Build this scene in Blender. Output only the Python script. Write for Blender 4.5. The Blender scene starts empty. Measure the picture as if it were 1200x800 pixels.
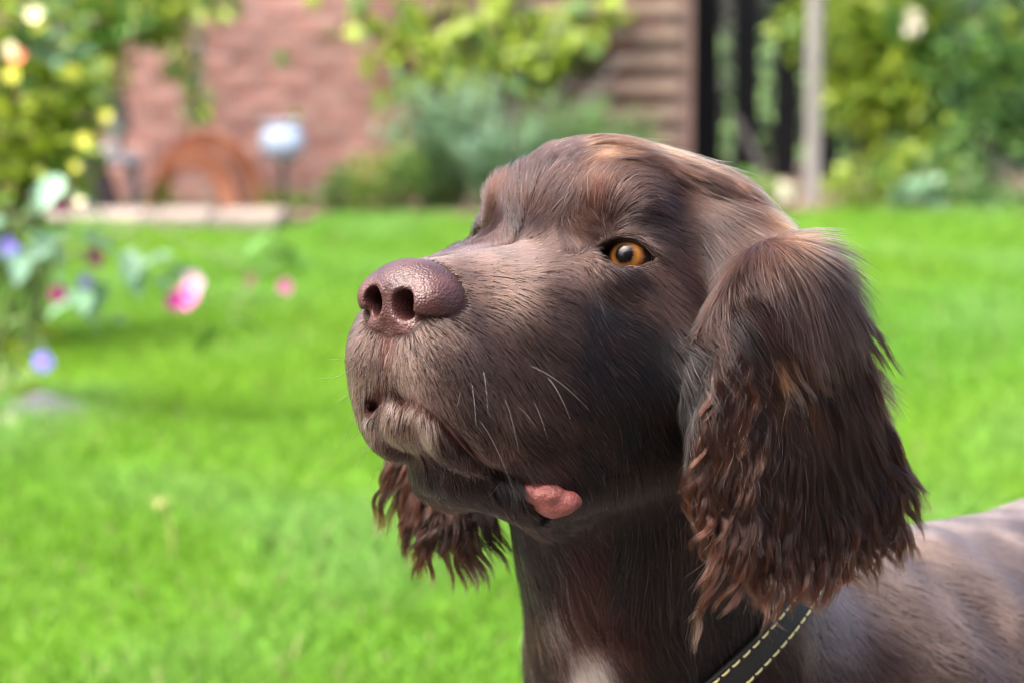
import bpy, bmesh, math, random, time
import numpy as np
from mathutils import Vector, Matrix, kdtree
from mathutils.noise import noise as pnoise
T0 = time.time()
random.seed(7); RNG = np.random.default_rng(7)
S = bpy.context.scene
COL = S.collection
R = math.radians

# ------------------------------------------------------------------ camera
FOV = R(25.0)
CAMZ, PITCH = 0.75, R(8.0)
cam_d = bpy.data.cameras.new('camera'); cam = bpy.data.objects.new('camera', cam_d); COL.objects.link(cam)
cam.location = (0, 0, CAMZ); cam.rotation_euler = (math.pi/2-PITCH, 0, 0)
cam_d.sensor_width = 36; cam_d.lens = 18/math.tan(FOV/2)
cam_d.clip_start = 0.05; cam_d.clip_end = 500
cam_d.dof.use_dof = True; cam_d.dof.focus_distance = 0.985; cam_d.dof.aperture_fstop = 8.6
S.camera = cam
FPX = 600/math.tan(FOV/2)
CAMP = np.array([0, 0, CAMZ]); FWD = np.array([0, math.cos(PITCH), -math.sin(PITCH)]); UPV = np.array([0, math.sin(PITCH), math.cos(PITCH)])
def at(px, py, d):                     # photo pixel + distance along the view axis -> world point
    return CAMP + d*(np.array([1, 0, 0])*((px-600)/FPX) - UPV*((py-400)/FPX) + FWD)
def on_ground(px, py, z=0.0):
    r = np.array([1, 0, 0])*((px-600)/FPX) - UPV*((py-400)/FPX) + FWD
    return CAMP + r*((z-CAMZ)/r[2])

# ------------------------------------------------------------------ world, sun, exposure
w = bpy.data.worlds.new('World'); S.world = w; w.use_nodes = True
nt = w.node_tree; bg = nt.nodes['Background']
sky = nt.nodes.new('ShaderNodeTexSky'); sky.sky_type = 'NISHITA'; sky.sun_disc = False
SUN_EL, SUN_AZ = R(60), R(-118)        # azimuth from +Y (away from the camera), negative = to the left
sky.sun_elevation = SUN_EL; sky.sun_rotation = SUN_AZ
sky.air_density = 0.6; sky.dust_density = 7.0; sky.ozone_density = 1.0
nt.links.new(sky.outputs[0], bg.inputs[0]); bg.inputs[1].default_value = 0.15
sd = bpy.data.lights.new('sun', 'SUN'); sun = bpy.data.objects.new('sun', sd); COL.objects.link(sun)
sd.energy = 1.1; sd.angle = R(60); sd.color = (1.0, 0.95, 0.86)
sdir = Vector((math.sin(SUN_AZ)*math.cos(SUN_EL), math.cos(SUN_AZ)*math.cos(SUN_EL), math.sin(SUN_EL)))
sun.rotation_euler = sdir.to_track_quat('Z', 'Y').to_euler(); sun.location = (0, 0, 6)
S.view_settings.view_transform = 'Standard'; S.view_settings.look = 'None'; S.view_settings.gamma = 1
S.view_settings.exposure = 2.7
S.render.engine = 'CYCLES'
S.cycles.use_denoising = True; S.cycles.use_adaptive_sampling = False; S.cycles.sample_clamp_indirect = 4
S.cycles.max_bounces = 8; S.cycles.diffuse_bounces = 3; S.cycles.glossy_bounces = 4; S.cycles.filter_width = 1.2

# ------------------------------------------------------------------ helpers
def tag(o, label=None, cat=None, group=None, kind=None):
    for k, v in (('label', label), ('category', cat), ('group', group), ('kind', kind)):
        if v: o[k] = v
    return o
def empty(name, loc, rz=0, **kw):
    o = bpy.data.objects.new(name, None); COL.objects.link(o); o.location = tuple(loc); o.rotation_euler = (0, 0, rz)
    return tag(o, **kw)
def link(name, me, mat=None, parent=None, smooth=False):
    o = bpy.data.objects.new(name, me); COL.objects.link(o)
    if mat is not None and not me.materials: me.materials.append(mat)
    if parent is not None: o.parent = parent
    if smooth: me.shade_smooth()
    return o
def mesh_np(name, V, F):
    me = bpy.data.meshes.new(name)
    V = np.asarray(V, np.float32); F = np.asarray(F, np.int32)
    me.vertices.add(len(V)); me.vertices.foreach_set('co', V.ravel())
    n = F.shape[1]
    me.loops.add(F.size); me.loops.foreach_set('vertex_index', F.ravel())
    me.polygons.add(len(F)); me.polygons.foreach_set('loop_start', np.arange(0, F.size, n, dtype=np.int32))
    me.update(calc_edges=True); me.validate()
    return me
class MB:
    """collects shapes into one mesh"""
    def __init__(s): s.v = []; s.f = []
    def add(s, V, F):
        o = len(s.v); s.v += [tuple(p) for p in V]; s.f += [tuple(i+o for i in f) for f in F]; return s
    def box(s, c, size, rot=None, bev=0.0):
        bm = bmesh.new(); bmesh.ops.create_cube(bm, size=1)
        for v in bm.verts: v.co = Vector((v.co.x*size[0], v.co.y*size[1], v.co.z*size[2]))
        if bev: bmesh.ops.bevel(bm, geom=bm.edges[:], offset=bev, segments=1, affect='EDGES', profile=.5)
        bm.verts.index_update(); M = (rot or Matrix.Identity(3))
        s.add([M@v.co+Vector(c) for v in bm.verts], [[v.index for v in f.verts] for f in bm.faces]); bm.free(); return s
    def tube(s, pts, rad, n=8, cap=True):
        pts = [Vector(p) for p in pts]; m = len(pts)
        rad = rad if hasattr(rad, '__len__') else [rad]*m
        V = []; F = []; ref = Vector((0.13, 0.31, 0.94))
        for i, p in enumerate(pts):
            t = (pts[min(i+1, m-1)]-pts[max(i-1, 0)]).normalized()
            a = t.cross(ref);  a = a.normalized() if a.length > 1e-4 else t.orthogonal().normalized()
            b = t.cross(a)
            V += [p+(a*math.cos(2*math.pi*k/n)+b*math.sin(2*math.pi*k/n))*rad[i] for k in range(n)]
        for i in range(m-1):
            for k in range(n):
                F.append((i*n+k, i*n+(k+1) % n, (i+1)*n+(k+1) % n, (i+1)*n+k))
        if cap: F.append(tuple(range(n-1, -1, -1))); F.append(tuple((m-1)*n+k for k in range(n)))
        return s.add(V, F)
    def lathe(s, prof, c=(0, 0, 0), n=20, cap=True):
        V = [(c[0]+r*math.cos(2*math.pi*k/n), c[1]+r*math.sin(2*math.pi*k/n), c[2]+z) for r, z in prof for k in range(n)]
        F = [(i*n+k, i*n+(k+1) % n, (i+1)*n+(k+1) % n, (i+1)*n+k) for i in range(len(prof)-1) for k in range(n)]
        if cap: F.append(tuple(range(n-1, -1, -1))); F.append(tuple((len(prof)-1)*n+k for k in range(n)))
        return s.add(V, F)
    def build(s, name, mat, parent=None, smooth=False):
        me = bpy.data.meshes.new(name); me.from_pydata(s.v, [], s.f); me.update()
        return link(name, me, mat, parent, smooth)
def new_mat(name, rough=.7, col=(.5, .5, .5), spec=.5):
    m = bpy.data.materials.new(name); m.use_nodes = True
    b = m.node_tree.nodes['Principled BSDF']; b.inputs['Base Color'].default_value = (*col, 1)
    b.inputs['Roughness'].default_value = rough; b.inputs['Specular IOR Level'].default_value = spec
    return m
def noise_mat(name, cols, scale=20, rough=.8, bump=.0, bscale=None, detail=4, spec=.4, objrand=0.0, trans=0.0, stretch=None):
    """colour ramp driven by object-space noise, optional relief, optional per-object brightness change"""
    m = new_mat(name, rough, cols[0], spec); n = m.node_tree.nodes; l = m.node_tree.links; b = n['Principled BSDF']
    tc = n.new('ShaderNodeTexCoord'); tx = n.new('ShaderNodeTexNoise'); tx.inputs['Scale'].default_value = scale; tx.inputs['Detail'].default_value = detail
    src = tc.outputs['Object']
    if stretch:
        mp = n.new('ShaderNodeMapping'); mp.inputs['Scale'].default_value = stretch; l.new(src, mp.inputs[0]); src = mp.outputs[0]
    l.new(src, tx.inputs['Vector'])
    rp = n.new('ShaderNodeValToRGB'); e = rp.color_ramp.elements
    while len(e) < len(cols): e.new(.5)
    for i, c in enumerate(cols): e[i].position = .3+.4*i/max(1, len(cols)-1); e[i].color = (*c, 1)
    l.new(tx.outputs['Fac'], rp.inputs[0]); out = rp.outputs[0]
    if objrand:
        oi = n.new('ShaderNodeObjectInfo'); mr = n.new('ShaderNodeMapRange'); mr.inputs[3].default_value = 1-objrand; mr.inputs[4].default_value = 1+objrand
        l.new(oi.outputs['Random'], mr.inputs[0]); mx = n.new('ShaderNodeVectorMath'); mx.operation = 'SCALE'
        l.new(out, mx.inputs[0]); l.new(mr.outputs[0], mx.inputs['Scale']); out = mx.outputs[0]
    l.new(out, b.inputs['Base Color'])
    if bump:
        bt = n.new('ShaderNodeTexNoise'); bt.inputs['Scale'].default_value = bscale or scale*3; bt.inputs['Detail'].default_value = 6; l.new(src, bt.inputs['Vector'])
        bp = n.new('ShaderNodeBump'); bp.inputs['Strength'].default_value = bump; bp.inputs['Distance'].default_value = .003
        l.new(bt.outputs['Fac'], bp.inputs['Height']); l.new(bp.outputs[0], b.inputs['Normal'])
    if trans:
        tr = n.new('ShaderNodeBsdfTranslucent'); ms = n.new('ShaderNodeMixShader'); ms.inputs[0].default_value = trans
        l.new(out, tr.inputs[0]); l.new(b.outputs[0], ms.inputs[1]); l.new(tr.outputs[0], ms.inputs[2]); l.new(ms.outputs[0], n['Material Output'].inputs[0])
    return m
GRASS_N, COAT_N, LOCK_N = 260000, 260000, 950
# ------------------------------------------------------------------ ground
def sheet(name, pts, z, mat, label=None, kind='structure'):
    me = bpy.data.meshes.new(name); me.from_pydata([(x, y, z) for x, y in pts], [], [tuple(range(len(pts)))]); me.update()
    return tag(link(name, me, mat), kind=kind)
lawn_m = noise_mat('lawn_soil', [(.030, .066, .004), (.040, .084, .005), (.050, .10, .008)], 3.0, .95, .4, 60)
lawn = MB(); NG = 48
gx = np.linspace(-1, 1, NG); gx = np.sign(gx)*np.abs(gx)**3*150
V = [(x, y+4, -.012 if abs(x) < 20 and abs(y) < 20 else -.02) for y in gx for x in gx]
lawn.add(V, [(j*NG+i, j*NG+i+1, (j+1)*NG+i+1, (j+1)*NG+i) for j in range(NG-1) for i in range(NG-1)])
tag(lawn.build('lawn', lawn_m), kind='structure')
soil_m = noise_mat('bed_soil', [(.045, .028, .018), (.09, .058, .038), (.14, .10, .07)], 9, .95, .7, 40)
sheet('flower_bed', [(-9.6, 8.62), (.9, 8.62), (.9, 9.58), (-9.6, 9.58)], .004, soil_m)
sheet('flower_bed', [(.9, 8.9), (6, 8.9), (6, 12), (.9, 12)], .004, soil_m)
sheet('flower_bed', [(-3.5, 3.9), (-1.02, 4.2), (-.96, 4.5), (-1.2, 5.0), (-3.5, 5.4)], .004, soil_m)

added_patio_m = noise_mat('added_patio_stone', [(.06, .048, .042), (.09, .075, .066), (.115, .098, .088)], 5, .85, .6, 60)
sheet('added_patio', [(-6, -4.9), (6, -4.9), (6, 1.72), (-6, 1.72)], .004, added_patio_m)  # unseen paving added to keep the lawn's green bounce off the dog

# ------------------------------------------------------------------ grass (uncountable): short blades as strands over the lawn in view
def strand_mat(name, trans=.35, rough=.6):
    m = new_mat(name, rough, (.1, .1, .1), .25); n = m.node_tree.nodes; l = m.node_tree.links; b = n['Principled BSDF']
    a = n.new('ShaderNodeAttribute'); a.attribute_name = 'hair_color'; l.new(a.outputs['Color'], b.inputs['Base Color'])
    tr = n.new('ShaderNodeBsdfTranslucent'); ms = n.new('ShaderNodeMixShader'); ms.inputs[0].default_value = trans
    l.new(a.outputs['Color'], tr.inputs[0]); l.new(b.outputs[0], ms.inputs[1]); l.new(tr.outputs[0], ms.inputs[2]); l.new(ms.outputs[0], n['Material Output'].inputs[0]); return m
def curves_raw(name, P, rad, colr, mat):
    N, K, _ = P.shape
    hc = bpy.data.hair_curves.new(name); hc.add_curves([K]*N)
    hc.attributes['position'].data.foreach_set('vector', P.astype(np.float32).ravel())
    ra = hc.attributes.get('radius') or hc.attributes.new('radius', 'FLOAT', 'POINT'); ra.data.foreach_set('value', rad.astype(np.float32).ravel())
    ca = hc.attributes.new('hair_color', 'FLOAT_COLOR', 'POINT'); ca.data.foreach_set('color', np.concatenate([colr, np.ones((N, K, 1))], 2).astype(np.float32).ravel())
    hc.materials.append(mat); o = bpy.data.objects.new(name, hc); COL.objects.link(o); return o
def sinnoise(x, y, s, k):
    r = np.random.default_rng(k); o = np.zeros(len(x))
    for i in range(7):
        a = r.random()*6.28; f = s*(.5+1.2*r.random()); o += np.sin((x*math.cos(a)+y*math.sin(a))*f+r.random()*6.28)
    return o/2.6
def make_grass(n):
    y = 1.74+7.4*RNG.random(n*2)**1.05; x = (RNG.random(n*2)-.5)*2*np.where(RNG.random(n*2) < .8, .34+.245*y, 1.6+.42*y)
    keep = ~((y > 8.2+.02*np.sin(x*9)) & (x < -.72) | (y > 8.62) & (x < .9) | (y > 8.95))
    keep &= ~((x < -1.02+.05*np.sin(y*7)) & (y > 4.1) & (y < 5.0))
    x, y = x[keep][:n], y[keep][:n]; n = len(x)
    clump = sinnoise(x, y, 9, 3); big = sinnoise(x, y, 2.0, 4)
    h = (.035+.012*clump)*RNG.uniform(.6, 1.4, n); a = RNG.uniform(0, 6.28, n); ln = RNG.uniform(.1, .8, n)*h
    P = np.zeros((n, 4, 3))
    for k, t in enumerate((0, .4, .75, 1)):
        P[:, k, 0] = x+np.cos(a)*ln*t*t; P[:, k, 1] = y+np.sin(a)*ln*t*t; P[:, k, 2] = -.012+h*t*(1-.15*t)
    rad = (.0011+.00012*y)[:, None]*RNG.uniform(.7, 1.3, (n, 1))*np.array([1, 1, .7, .15])[None]
    g1, g2, g3 = np.array([.100, .215, .008]), np.array([.072, .185, .012]), np.array([.110, .230, .050])
    q = np.clip(.5+.5*big, 0, 1)[:, None]; c = g1*q+g2*(1-q); q = np.clip(clump-.3, 0, 1)[:, None]*.6; c = c*(1-q)+g3*q
    c = c*RNG.lognormal(0, .22, (n, 1)); dry = RNG.random(n) < .02; c[dry] = (.22, .20, .09)
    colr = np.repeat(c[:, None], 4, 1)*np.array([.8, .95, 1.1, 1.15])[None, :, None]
    return tag(curves_raw('grass', P, rad, colr, strand_mat('grass_blades')), kind='stuff')
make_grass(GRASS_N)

# ------------------------------------------------------------------ brick wall
brick_m = noise_mat('brick', [(.185, .088, .073), (.23, .120, .101), (.275, .168, .145)], 14, .9, .6, 90, objrand=.22, spec=.2)
mort_m = noise_mat('mortar', [(.19, .15, .13), (.25, .20, .175)], 30, .95, .5, 200, spec=.1)
WY = 9.6
wall = empty('brick_wall', (-1.5, WY, 0), label='old red brick garden wall behind the flower bed', cat='wall')
MB().box((-3.0, .12, 1.1), (10.46, .2, 2.2)).build('mortar', mort_m, wall)
def brick_mesh():
    b = MB().box((0, 0, 0), (.213, .104, .063), bev=.004); me = bpy.data.meshes.new('brick'); me.from_pydata(b.v, [], b.f); me.materials.append(brick_m); return me
bme = brick_mesh(); rest = MB(); r7 = random.Random(3)
for row in range(29):
    z = .0365+row*.075; x = -8.09+(.1125 if row % 2 else 0)
    while x < 2.2:
        c = x+.108; dy = r7.uniform(-.006, .006)
        wx = c-1.5
        if wx-.1 < 2.24-1.5-.0:
            if row < 12 and -2.5 < wx and c < 2.14:
                o = link('brick', bme, None, wall); o.location = (c, .065+dy, z+r7.uniform(-.002, .002)); o.rotation_euler = (r7.uniform(-.01, .01), r7.uniform(-.012, .012), r7.uniform(-.02, .02))
            elif c < 2.14: rest.box((c, .065+dy, z), (.213, .104, .063))
        x += .225
o = rest.build('brickwork', brick_m, wall); o['kind'] = 'stuff'
MB().box((2.19, .10, 1.1), (.11, .30, 2.202), bev=.008).build('end_pier', noise_mat('pier_brick', [(.20, .125, .10), (.25, .16, .13)], 10, .9, .5, 60), wall)
MB().box((-3.0, .11, 2.235), (10.6, .34, .07), bev=.01).build('coping', mort_m, wall)

# pale paving strip along the bed
pav_m = noise_mat('pale_paving', [(.13, .108, .09), (.165, .138, .117), (.20, .17, .145)], 12, .9, .5, 120, objrand=.12)
strip = empty('paving_strip', (-1.6, 8.42, 0), kind='structure')
x = -1.5
while x < .70:
    wdt = r7.uniform(.19, .26); o = MB().box((0, 0, 0), (wdt-.012, .36+r7.uniform(-.02, .02), .06), bev=.008).build('paver', pav_m, strip)
    o.location = (x+wdt/2, r7.uniform(-.015, .015), .012+r7.uniform(-.004, .004)); o.rotation_euler = (0, 0, r7.uniform(-.03, .03)); x += wdt

# ------------------------------------------------------------------ foliage helpers
def leaf_mat(name, cols, trans=.3, objrand=.25): return noise_mat(name, cols, 6, .5, 0, trans=trans, objrand=objrand, spec=.4, detail=2)
YG = leaf_mat('leaf_yellow_green', [(.12, .19, .010), (.17, .24, .014), (.22, .27, .025)])
MG = leaf_mat('leaf_mid_green', [(.035, .10, .012), (.055, .14, .016), (.08, .17, .025)])
DG = leaf_mat('leaf_dark_green', [(.012, .045, .012), (.022, .07, .02), (.035, .10, .03)])
BG_ = leaf_mat('leaf_blue_green', [(.09, .19, .10), (.13, .24, .14), (.17, .28, .19)])
bark_m = noise_mat('pale_bark', [(.12, .105, .10), (.17, .15, .145), (.22, .20, .19)], 16, .9, .6, 60, stretch=(1, 1, .25))
stem_m = noise_mat('green_stem', [(.07, .12, .025), (.11, .16, .04)], 30, .6)
def leaf_geo(L, W, fold=.25, droop=.25, n=3):
    """pointed oval blade with a folded midrib, base at the origin, along +X"""
    V = [(0, 0, 0)]; F = []
    for i in range(1, n+1):
        t = i/(n+1); wd = W*math.sin(math.pi*t**.8)*.5; z = -droop*L*t*t
        V += [(L*t, -wd, z+fold*wd), (L*t, 0, z), (L*t, wd, z+fold*wd)]
    V.append((L, 0, -droop*L)); e = len(V)-1
    F += [(0, 1, 2), (0, 2, 3)]
    for i in range(n-1):
        a = 1+3*i; F += [(a, a+3, a+4, a+1), (a+1, a+4, a+5, a+2)]
    a = 1+3*(n-1); F += [(a, e, a+1), (a+1, e, a+2)]
    return V, F
def leaf_mesh(name, L, W, mat, **k):
    V, F = leaf_geo(L, W, **k); me = bpy.data.meshes.new(name); me.from_pydata(V, [], F); me.materials.append(mat); return me
def cloud(n, blobs, r):
    """points near the outside of a set of ellipsoids"""
    out = []
    wts = [b[1][0]*b[1][2] for b in blobs]
    for _ in range(n):
        c, rd = r.choices(blobs, wts)[0]
        v = Vector((r.gauss(0, 1), r.gauss(0, 1), r.gauss(0, 1))).normalized()*(r.random()**.35)
        out.append((Vector((c[0]+v.x*rd[0], c[1]+v.y*rd[1], max(.02, c[2]+v.z*rd[2]))), v))
    return out
def foliage(name, n, blobs, mats, size, parent, seed, up=.2, asp=.55):
    r = random.Random(seed); Vs = []; Fs = []; mi = []
    clumps = {}
    for p, v in cloud(n, blobs, r):
        key = (round(p.x*7), round(p.y*5), round(p.z*7)); m = clumps.setdefault(key, r.choices(range(len(mats)), [mm[1] for mm in mats])[0])
        if r.random() < .3: m = r.choices(range(len(mats)), [mm[1] for mm in mats])[0]
        L = size*r.uniform(.6, 1.35); V, F = leaf_geo(L, L*asp, n=1)
        d = Vector((v.x+r.gauss(0, .5), v.y+r.gauss(0, .5), v.z*.5+up+r.gauss(0, .4))).normalized(); M = d.to_track_quat('X', 'Z').to_matrix()@Matrix.Rotation(r.uniform(-1, 1), 3, 'X')
        o = len(Vs); Vs += [tuple(p+M@Vector(q)) for q in V]; Fs += [tuple(i+o for i in f) for f in F]; mi += [m]*len(F)
    me = bpy.data.meshes.new(name); me.from_pydata(Vs, [], Fs)
    for mm in mats: me.materials.append(mm[0])
    me.polygons.foreach_set('material_index', mi); me.update()
    o = link(name, me, None, parent); o['kind'] = 'stuff'; return o
def stems(parent, n, base, blobs, seed, rad=.006, mat=None):
    r = random.Random(seed); mb = MB()
    for i in range(n):
        c, rd = r.choice(blobs); e = Vector((c[0]+r.uniform(-.7, .7)*rd[0], c[1]+r.uniform(-.5, .5)*rd[1], c[2]+r.uniform(-.3, .8)*rd[2])); s = Vector((base[0]+r.uniform(-.12, .12), base[1]+r.uniform(-.08, .08), 0)); m = (s+e)*.5+Vector((r.uniform(-.05, .05), 0, .05))
        mb.tube([s, (s+m)*.5, m, (m+e)*.5, e], [rad, rad*.9, rad*.75, rad*.55, rad*.3], 5)
    return mb.build('stem', mat or stem_m, parent)
def bush(name, label, cat, loc, blobs, n, mats, size, seed, group=None, nst=10, rad=.006, up=.2, asp=.55, smat=None):
    e = empty(name, loc, label=label, cat=cat, group=group)
    stems(e, nst, (0, 0), blobs, seed, rad, smat); foliage('foliage', n, blobs, mats, size, e, seed+1, up, asp); return e
def gx_(px, d): return (px-600)/FPX*d
def gz_(py, d): return at(600, py, d)[2]

# ------------------------------------------------------------------ at the wall
# trellis of dark horizontal slats with a yellow-green vine
slat_m = noise_mat('weathered_slat', [(.085, .058, .042), (.135, .092, .068), (.19, .137, .105)], 18, .9, .5, 90, objrand=.25, stretch=(.15, 1, 1))
tr = empty('trellis', (.17, 9.5, 0), label='brown slatted wooden trellis fixed to the brick wall behind the vine', cat='trellis')
for k in range(11):
    o = MB().box((0, 0, 0), (1.04, .024, .052), bev=.003).build('slat', slat_m, tr); o.location = (0, 0, .14+k*.108); o.rotation_euler = (0, r7.uniform(-.006, .006), 0)
for sx in (-.47, .0, .47): MB().box((sx, .032, .66), (.045, .036, 1.3), bev=.003).build('upright', slat_m, tr)
vine = empty('climbing_vine', (-.05, 9.40, 0), label='yellow-green leafy vine climbing the slatted trellis', cat='vine')
r = random.Random(11); vm = MB()
vtips = []
for k in range(9):
    x0 = r.uniform(-.10, .3); pts = [Vector((x0*.3, 0, 0))]; x = x0*.3; z = 0
    tx = r.uniform(-.42, .58); tz = r.uniform(.45, 1.05)
    for q in range(1, 8): pts.append(Vector((x0*.3+(tx-x0*.3)*(q/7)**1.3+r.uniform(-.03, .03), r.uniform(-.03, .03), tz*(q/7)+r.uniform(-.02, .02))))
    vm.tube(pts, [.007*(1-.08*q) for q in range(8)], 5); vtips.append(pts)
vm.build('stem', bark_m, vine)
vleaf = [leaf_mesh('leaf', .085*s, .075*s, m) for s, m in ((1.0, YG), (.8, YG), (1.15, YG), (.9, MG))]
spots = [(455, 35, 40, 45, 46), (500, 55, 40, 40, 40), (545, 30, 40, 30, 36), (600, 50, 45, 40, 52), (640, 40, 28, 30, 30), (630, 65, 25, 25, 18), (678, 42, 16, 14, 14), (655, 8, 30, 10, 14), (690, 5, 25, 8, 12), (560, 85, 50, 20, 22), (480, 85, 30, 22, 14)]
for cx, cy, sx, sy, nn_ in spots:
    for k in range(nn_):
        px, py = r.gauss(cx, sx*.8), r.gauss(cy, sy*.75); d = 9.38+r.uniform(-.07, .06)
        o = link('leaf', r.choice(vleaf), None, vine); p = at(px, py, d); o.location = (p[0]+.05, p[1]-9.40, p[2])
        o.rotation_euler = (r.uniform(-.9, .9)+.6, r.uniform(.2, 1.3), r.uniform(-2.6, -.5))

# plants at the wall foot
bush('low_shrub', 'low rounded bright green shrub at the end of the pale paving strip', 'shrub', (gx_(435, 8.9), 8.9, 0), [((0, 0, .11), (.17, .14, .11)), ((.12, .03, .14), (.12, .12, .11)), ((-.10, 0, .07), (.10, .1, .08))], 1500, [(MG, 3), (YG, 2)], .032, 21)
def upright_plant(name, label, loc, n, hgt, spread, mat, seed, wd=.010, asp=.26, cat='plant'):
    e = empty(name, loc, label=label, cat=cat); rr_ = random.Random(seed); mb = MB(); lb = MB()
    for k in range(n):
        a = rr_.uniform(0, 6.28); q = rr_.random()**.6; s = Vector((math.cos(a)*q*spread*.35, math.sin(a)*q*spread*.25, 0)); h = hgt*rr_.uniform(.55, 1.0)
        t = s+Vector((math.cos(a)*q*spread*.9, math.sin(a)*q*spread*.5, h)); m = (s+t)*.5+Vector((0, 0, h*.08))
        mb.tube([s, m, t], [.004, .003, .0015], 4)
        for j in range(16):
            u = .15+.85*j/16; b = s.lerp(m, u*2) if u < .5 else m.lerp(t, u*2-1); L = .085*(1.15-.6*u)*rr_.uniform(.7, 1.2); V, F = leaf_geo(L, L*asp, n=1, droop=.1)
            d = Vector((rr_.gauss(0, .7), rr_.gauss(0, .7), .75)).normalized(); M = d.to_track_quat('X', 'Z').to_matrix(); lb.add([b+M@Vector(v) for v in V], F)
    mb.build('stem', stem_m, e); o = lb.build('foliage', mat, e); o['kind'] = 'stuff'; return e
upright_plant('lavender_plant', 'tall silvery blue-green upright plant in front of the trellis, left of the dog\'s head', (gx_(520, 9.1), 9.1, 0), 80, .56, .26, BG_, 31)
upright_plant('lavender_plant', 'shorter blue-green upright plant between the low shrub and the dog\'s forehead', (gx_(590, 8.95), 8.95, 0), 60, .38, .24, BG_, 32)
upright_plant('feathery_plant', 'soft mid green feathery plant behind the top of the dog\'s head', (gx_(690, 9.1), 9.1, 0), 90, .46, .28, leaf_mat('leaf_soft_green', [(.09, .19, .06), (.13, .25, .085)]), 33, asp=.22)
for k, (px, d, hh, lab) in enumerate([(318, 9.05, .07, 'small yellow-green weed at the foot of the garden lamp, on its left'), (352, 9.05, .06, 'small yellow-green weed at the foot of the garden lamp, on its right'), (190, 9.0, .10, 'small leafy weed in front of the rust coloured arch')]):
    bush('weed', lab, 'plant', (gx_(px, d), d, 0), [((0, 0, hh*.5), (.05, .04, hh*.6))], 90, [(YG, 3), (MG, 1)], .028, 40+k, nst=4, rad=.003)

# rust coloured arched ornament: a domed shell with an arched opening and a thick rim
rust_m = noise_mat('rust_clay', [(.22, .080, .040), (.33, .125, .065), (.40, .18, .105)], 9, .85, .7, 60, spec=.25)
arch = empty('arched_ornament', (gx_(240, 9.15), 9.15, 0), label='rust coloured domed arch leaning on the bed between the dark stool and the garden lamp', cat='garden ornament')
def arch_band(w0, h0, w1, h1, y0, y1, n=20, x0=0., x1=0.):
    """a ring wall between two half ellipses, y0 front, y1 back"""
    mb = MB(); V = []; F = []
    for i in range(n+1):
        a = math.pi*i/n; c, s = math.cos(a), math.sin(a)
        V += [(x0+w0*c, y0, h0*s), (x1+w1*c, y0, h1*s), (x1+w1*c, y1, h1*s), (x0+w0*c, y1, h0*s)]
    for i in range(n):
        a = 4*i; b = a+4
        for k in range(4): F.append((a+k, a+(k+1) % 4, b+(k+1) % 4, b+k))
    F += [(0, 3, 2, 1), (4*n, 4*n+1, 4*n+2, 4*n+3)]
    return mb.add(V, F)
arch_band(.225, .30, .16, .235, .03, .12).build('back_arch', rust_m, arch)
arch_band(.170, .232, .115, .165, -.09, .05, x0=-.03, x1=-.045).build('front_arch', rust_m, arch)

# garden lamp with a pale frosted head
lamp = empty('garden_lamp', (gx_(332, 9.1), 9.1, 0), label='garden lamp on a post with a pale blue-white head in front of the brick wall', cat='lamp')
pole_m = noise_mat('lamp_pole', [(.10, .085, .08), (.16, .14, .13)], 40, .5, .1); lamp_m = noise_mat('frosted_head', [(.36, .44, .56), (.40, .48, .60)], 8, .18, 0, spec=.7)
MB().lathe([(.016, 0), (.016, .17), (.022, .18), (.030, .19)], n=14).build('pole', pole_m, lamp, True)
MB().lathe([(.045, .186), (.060, .196), (.045, .204)], n=20).build('collar', pole_m, lamp, True)
hd = MB().box((0, 0, .268), (.165, .14, .132), bev=.034); hd.build('lamp_head', lamp_m, lamp, True)
MB().box((0, 0, .338), (.15, .125, .014), bev=.005).build('cap', noise_mat('solar_cap', [(.20, .24, .32), (.26, .30, .38)], 20, .2), lamp)

# dark stool
dark_m = noise_mat('dark_metal', [(.030, .033, .040), (.05, .053, .062)], 30, .45, .1)
st = empty('garden_stool', (gx_(128, 8.95), 8.95, 0), rz=.2, label='dark grey garden stool standing on the bed left of the rust coloured arch', cat='stool')
MB().box((0, 0, .205), (.25, .22, .035), bev=.01).build('seat', noise_mat('stool_top', [(.10, .105, .125), (.15, .155, .175)], 20, .45), st)
for sx, sy in ((-1, -1), (1, -1), (1, 1), (-1, 1)):
    o = MB().tube([(sx*.085, sy*.075, .187), (sx*.10, sy*.088, .09), (sx*.088, sy*.08, 0)], [.018, .017, .015], 8).build('leg', dark_m, st)

# wisteria with an S-bent pale trunk at the top left, its leaves hanging along the wall
wis = empty('climbing_tree', (gx_(120, 8.7), 8.95, 0), label='pale grey twisted trunk with a leafy branch sweeping right along the brick wall', cat='tree')
pp = [(122, 210), (112, 188), (135, 172), (142, 150), (136, 122), (112, 98), (98, 70), (90, 35), (84, 0), (80, -60), (95, -140)]
pts = [at(x, y, 8.95)-np.array([gx_(120, 8.7), 8.95, 0]) for x, y in pp]; pts[0][2] = 0
MB().tube([Vector(p) for p in pts], [.075, .05, .042, .042, .045, .052, .058, .06, .058, .05, .045], 10).build('trunk', bark_m, wis, True)
pp = [(96, 60), (130, 40), (175, 18), (215, 5), (260, -12), (330, -40)]
MB().tube([Vector(at(x, y, 8.85)-np.array([gx_(120, 8.7), 8.95, 0])) for x, y in pp], [.026, .022, .018, .015, .012, .008], 8).build('limb', bark_m, wis, True)
pp = [(228, -8), (232, 40), (230, 90), (226, 140)]
MB().tube([Vector(at(x, y, 9.2)-np.array([gx_(120, 8.7), 8.95, 0])) for x, y in pp], [.02, .022, .022, .018], 8).build('limb', bark_m, wis, True)
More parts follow.
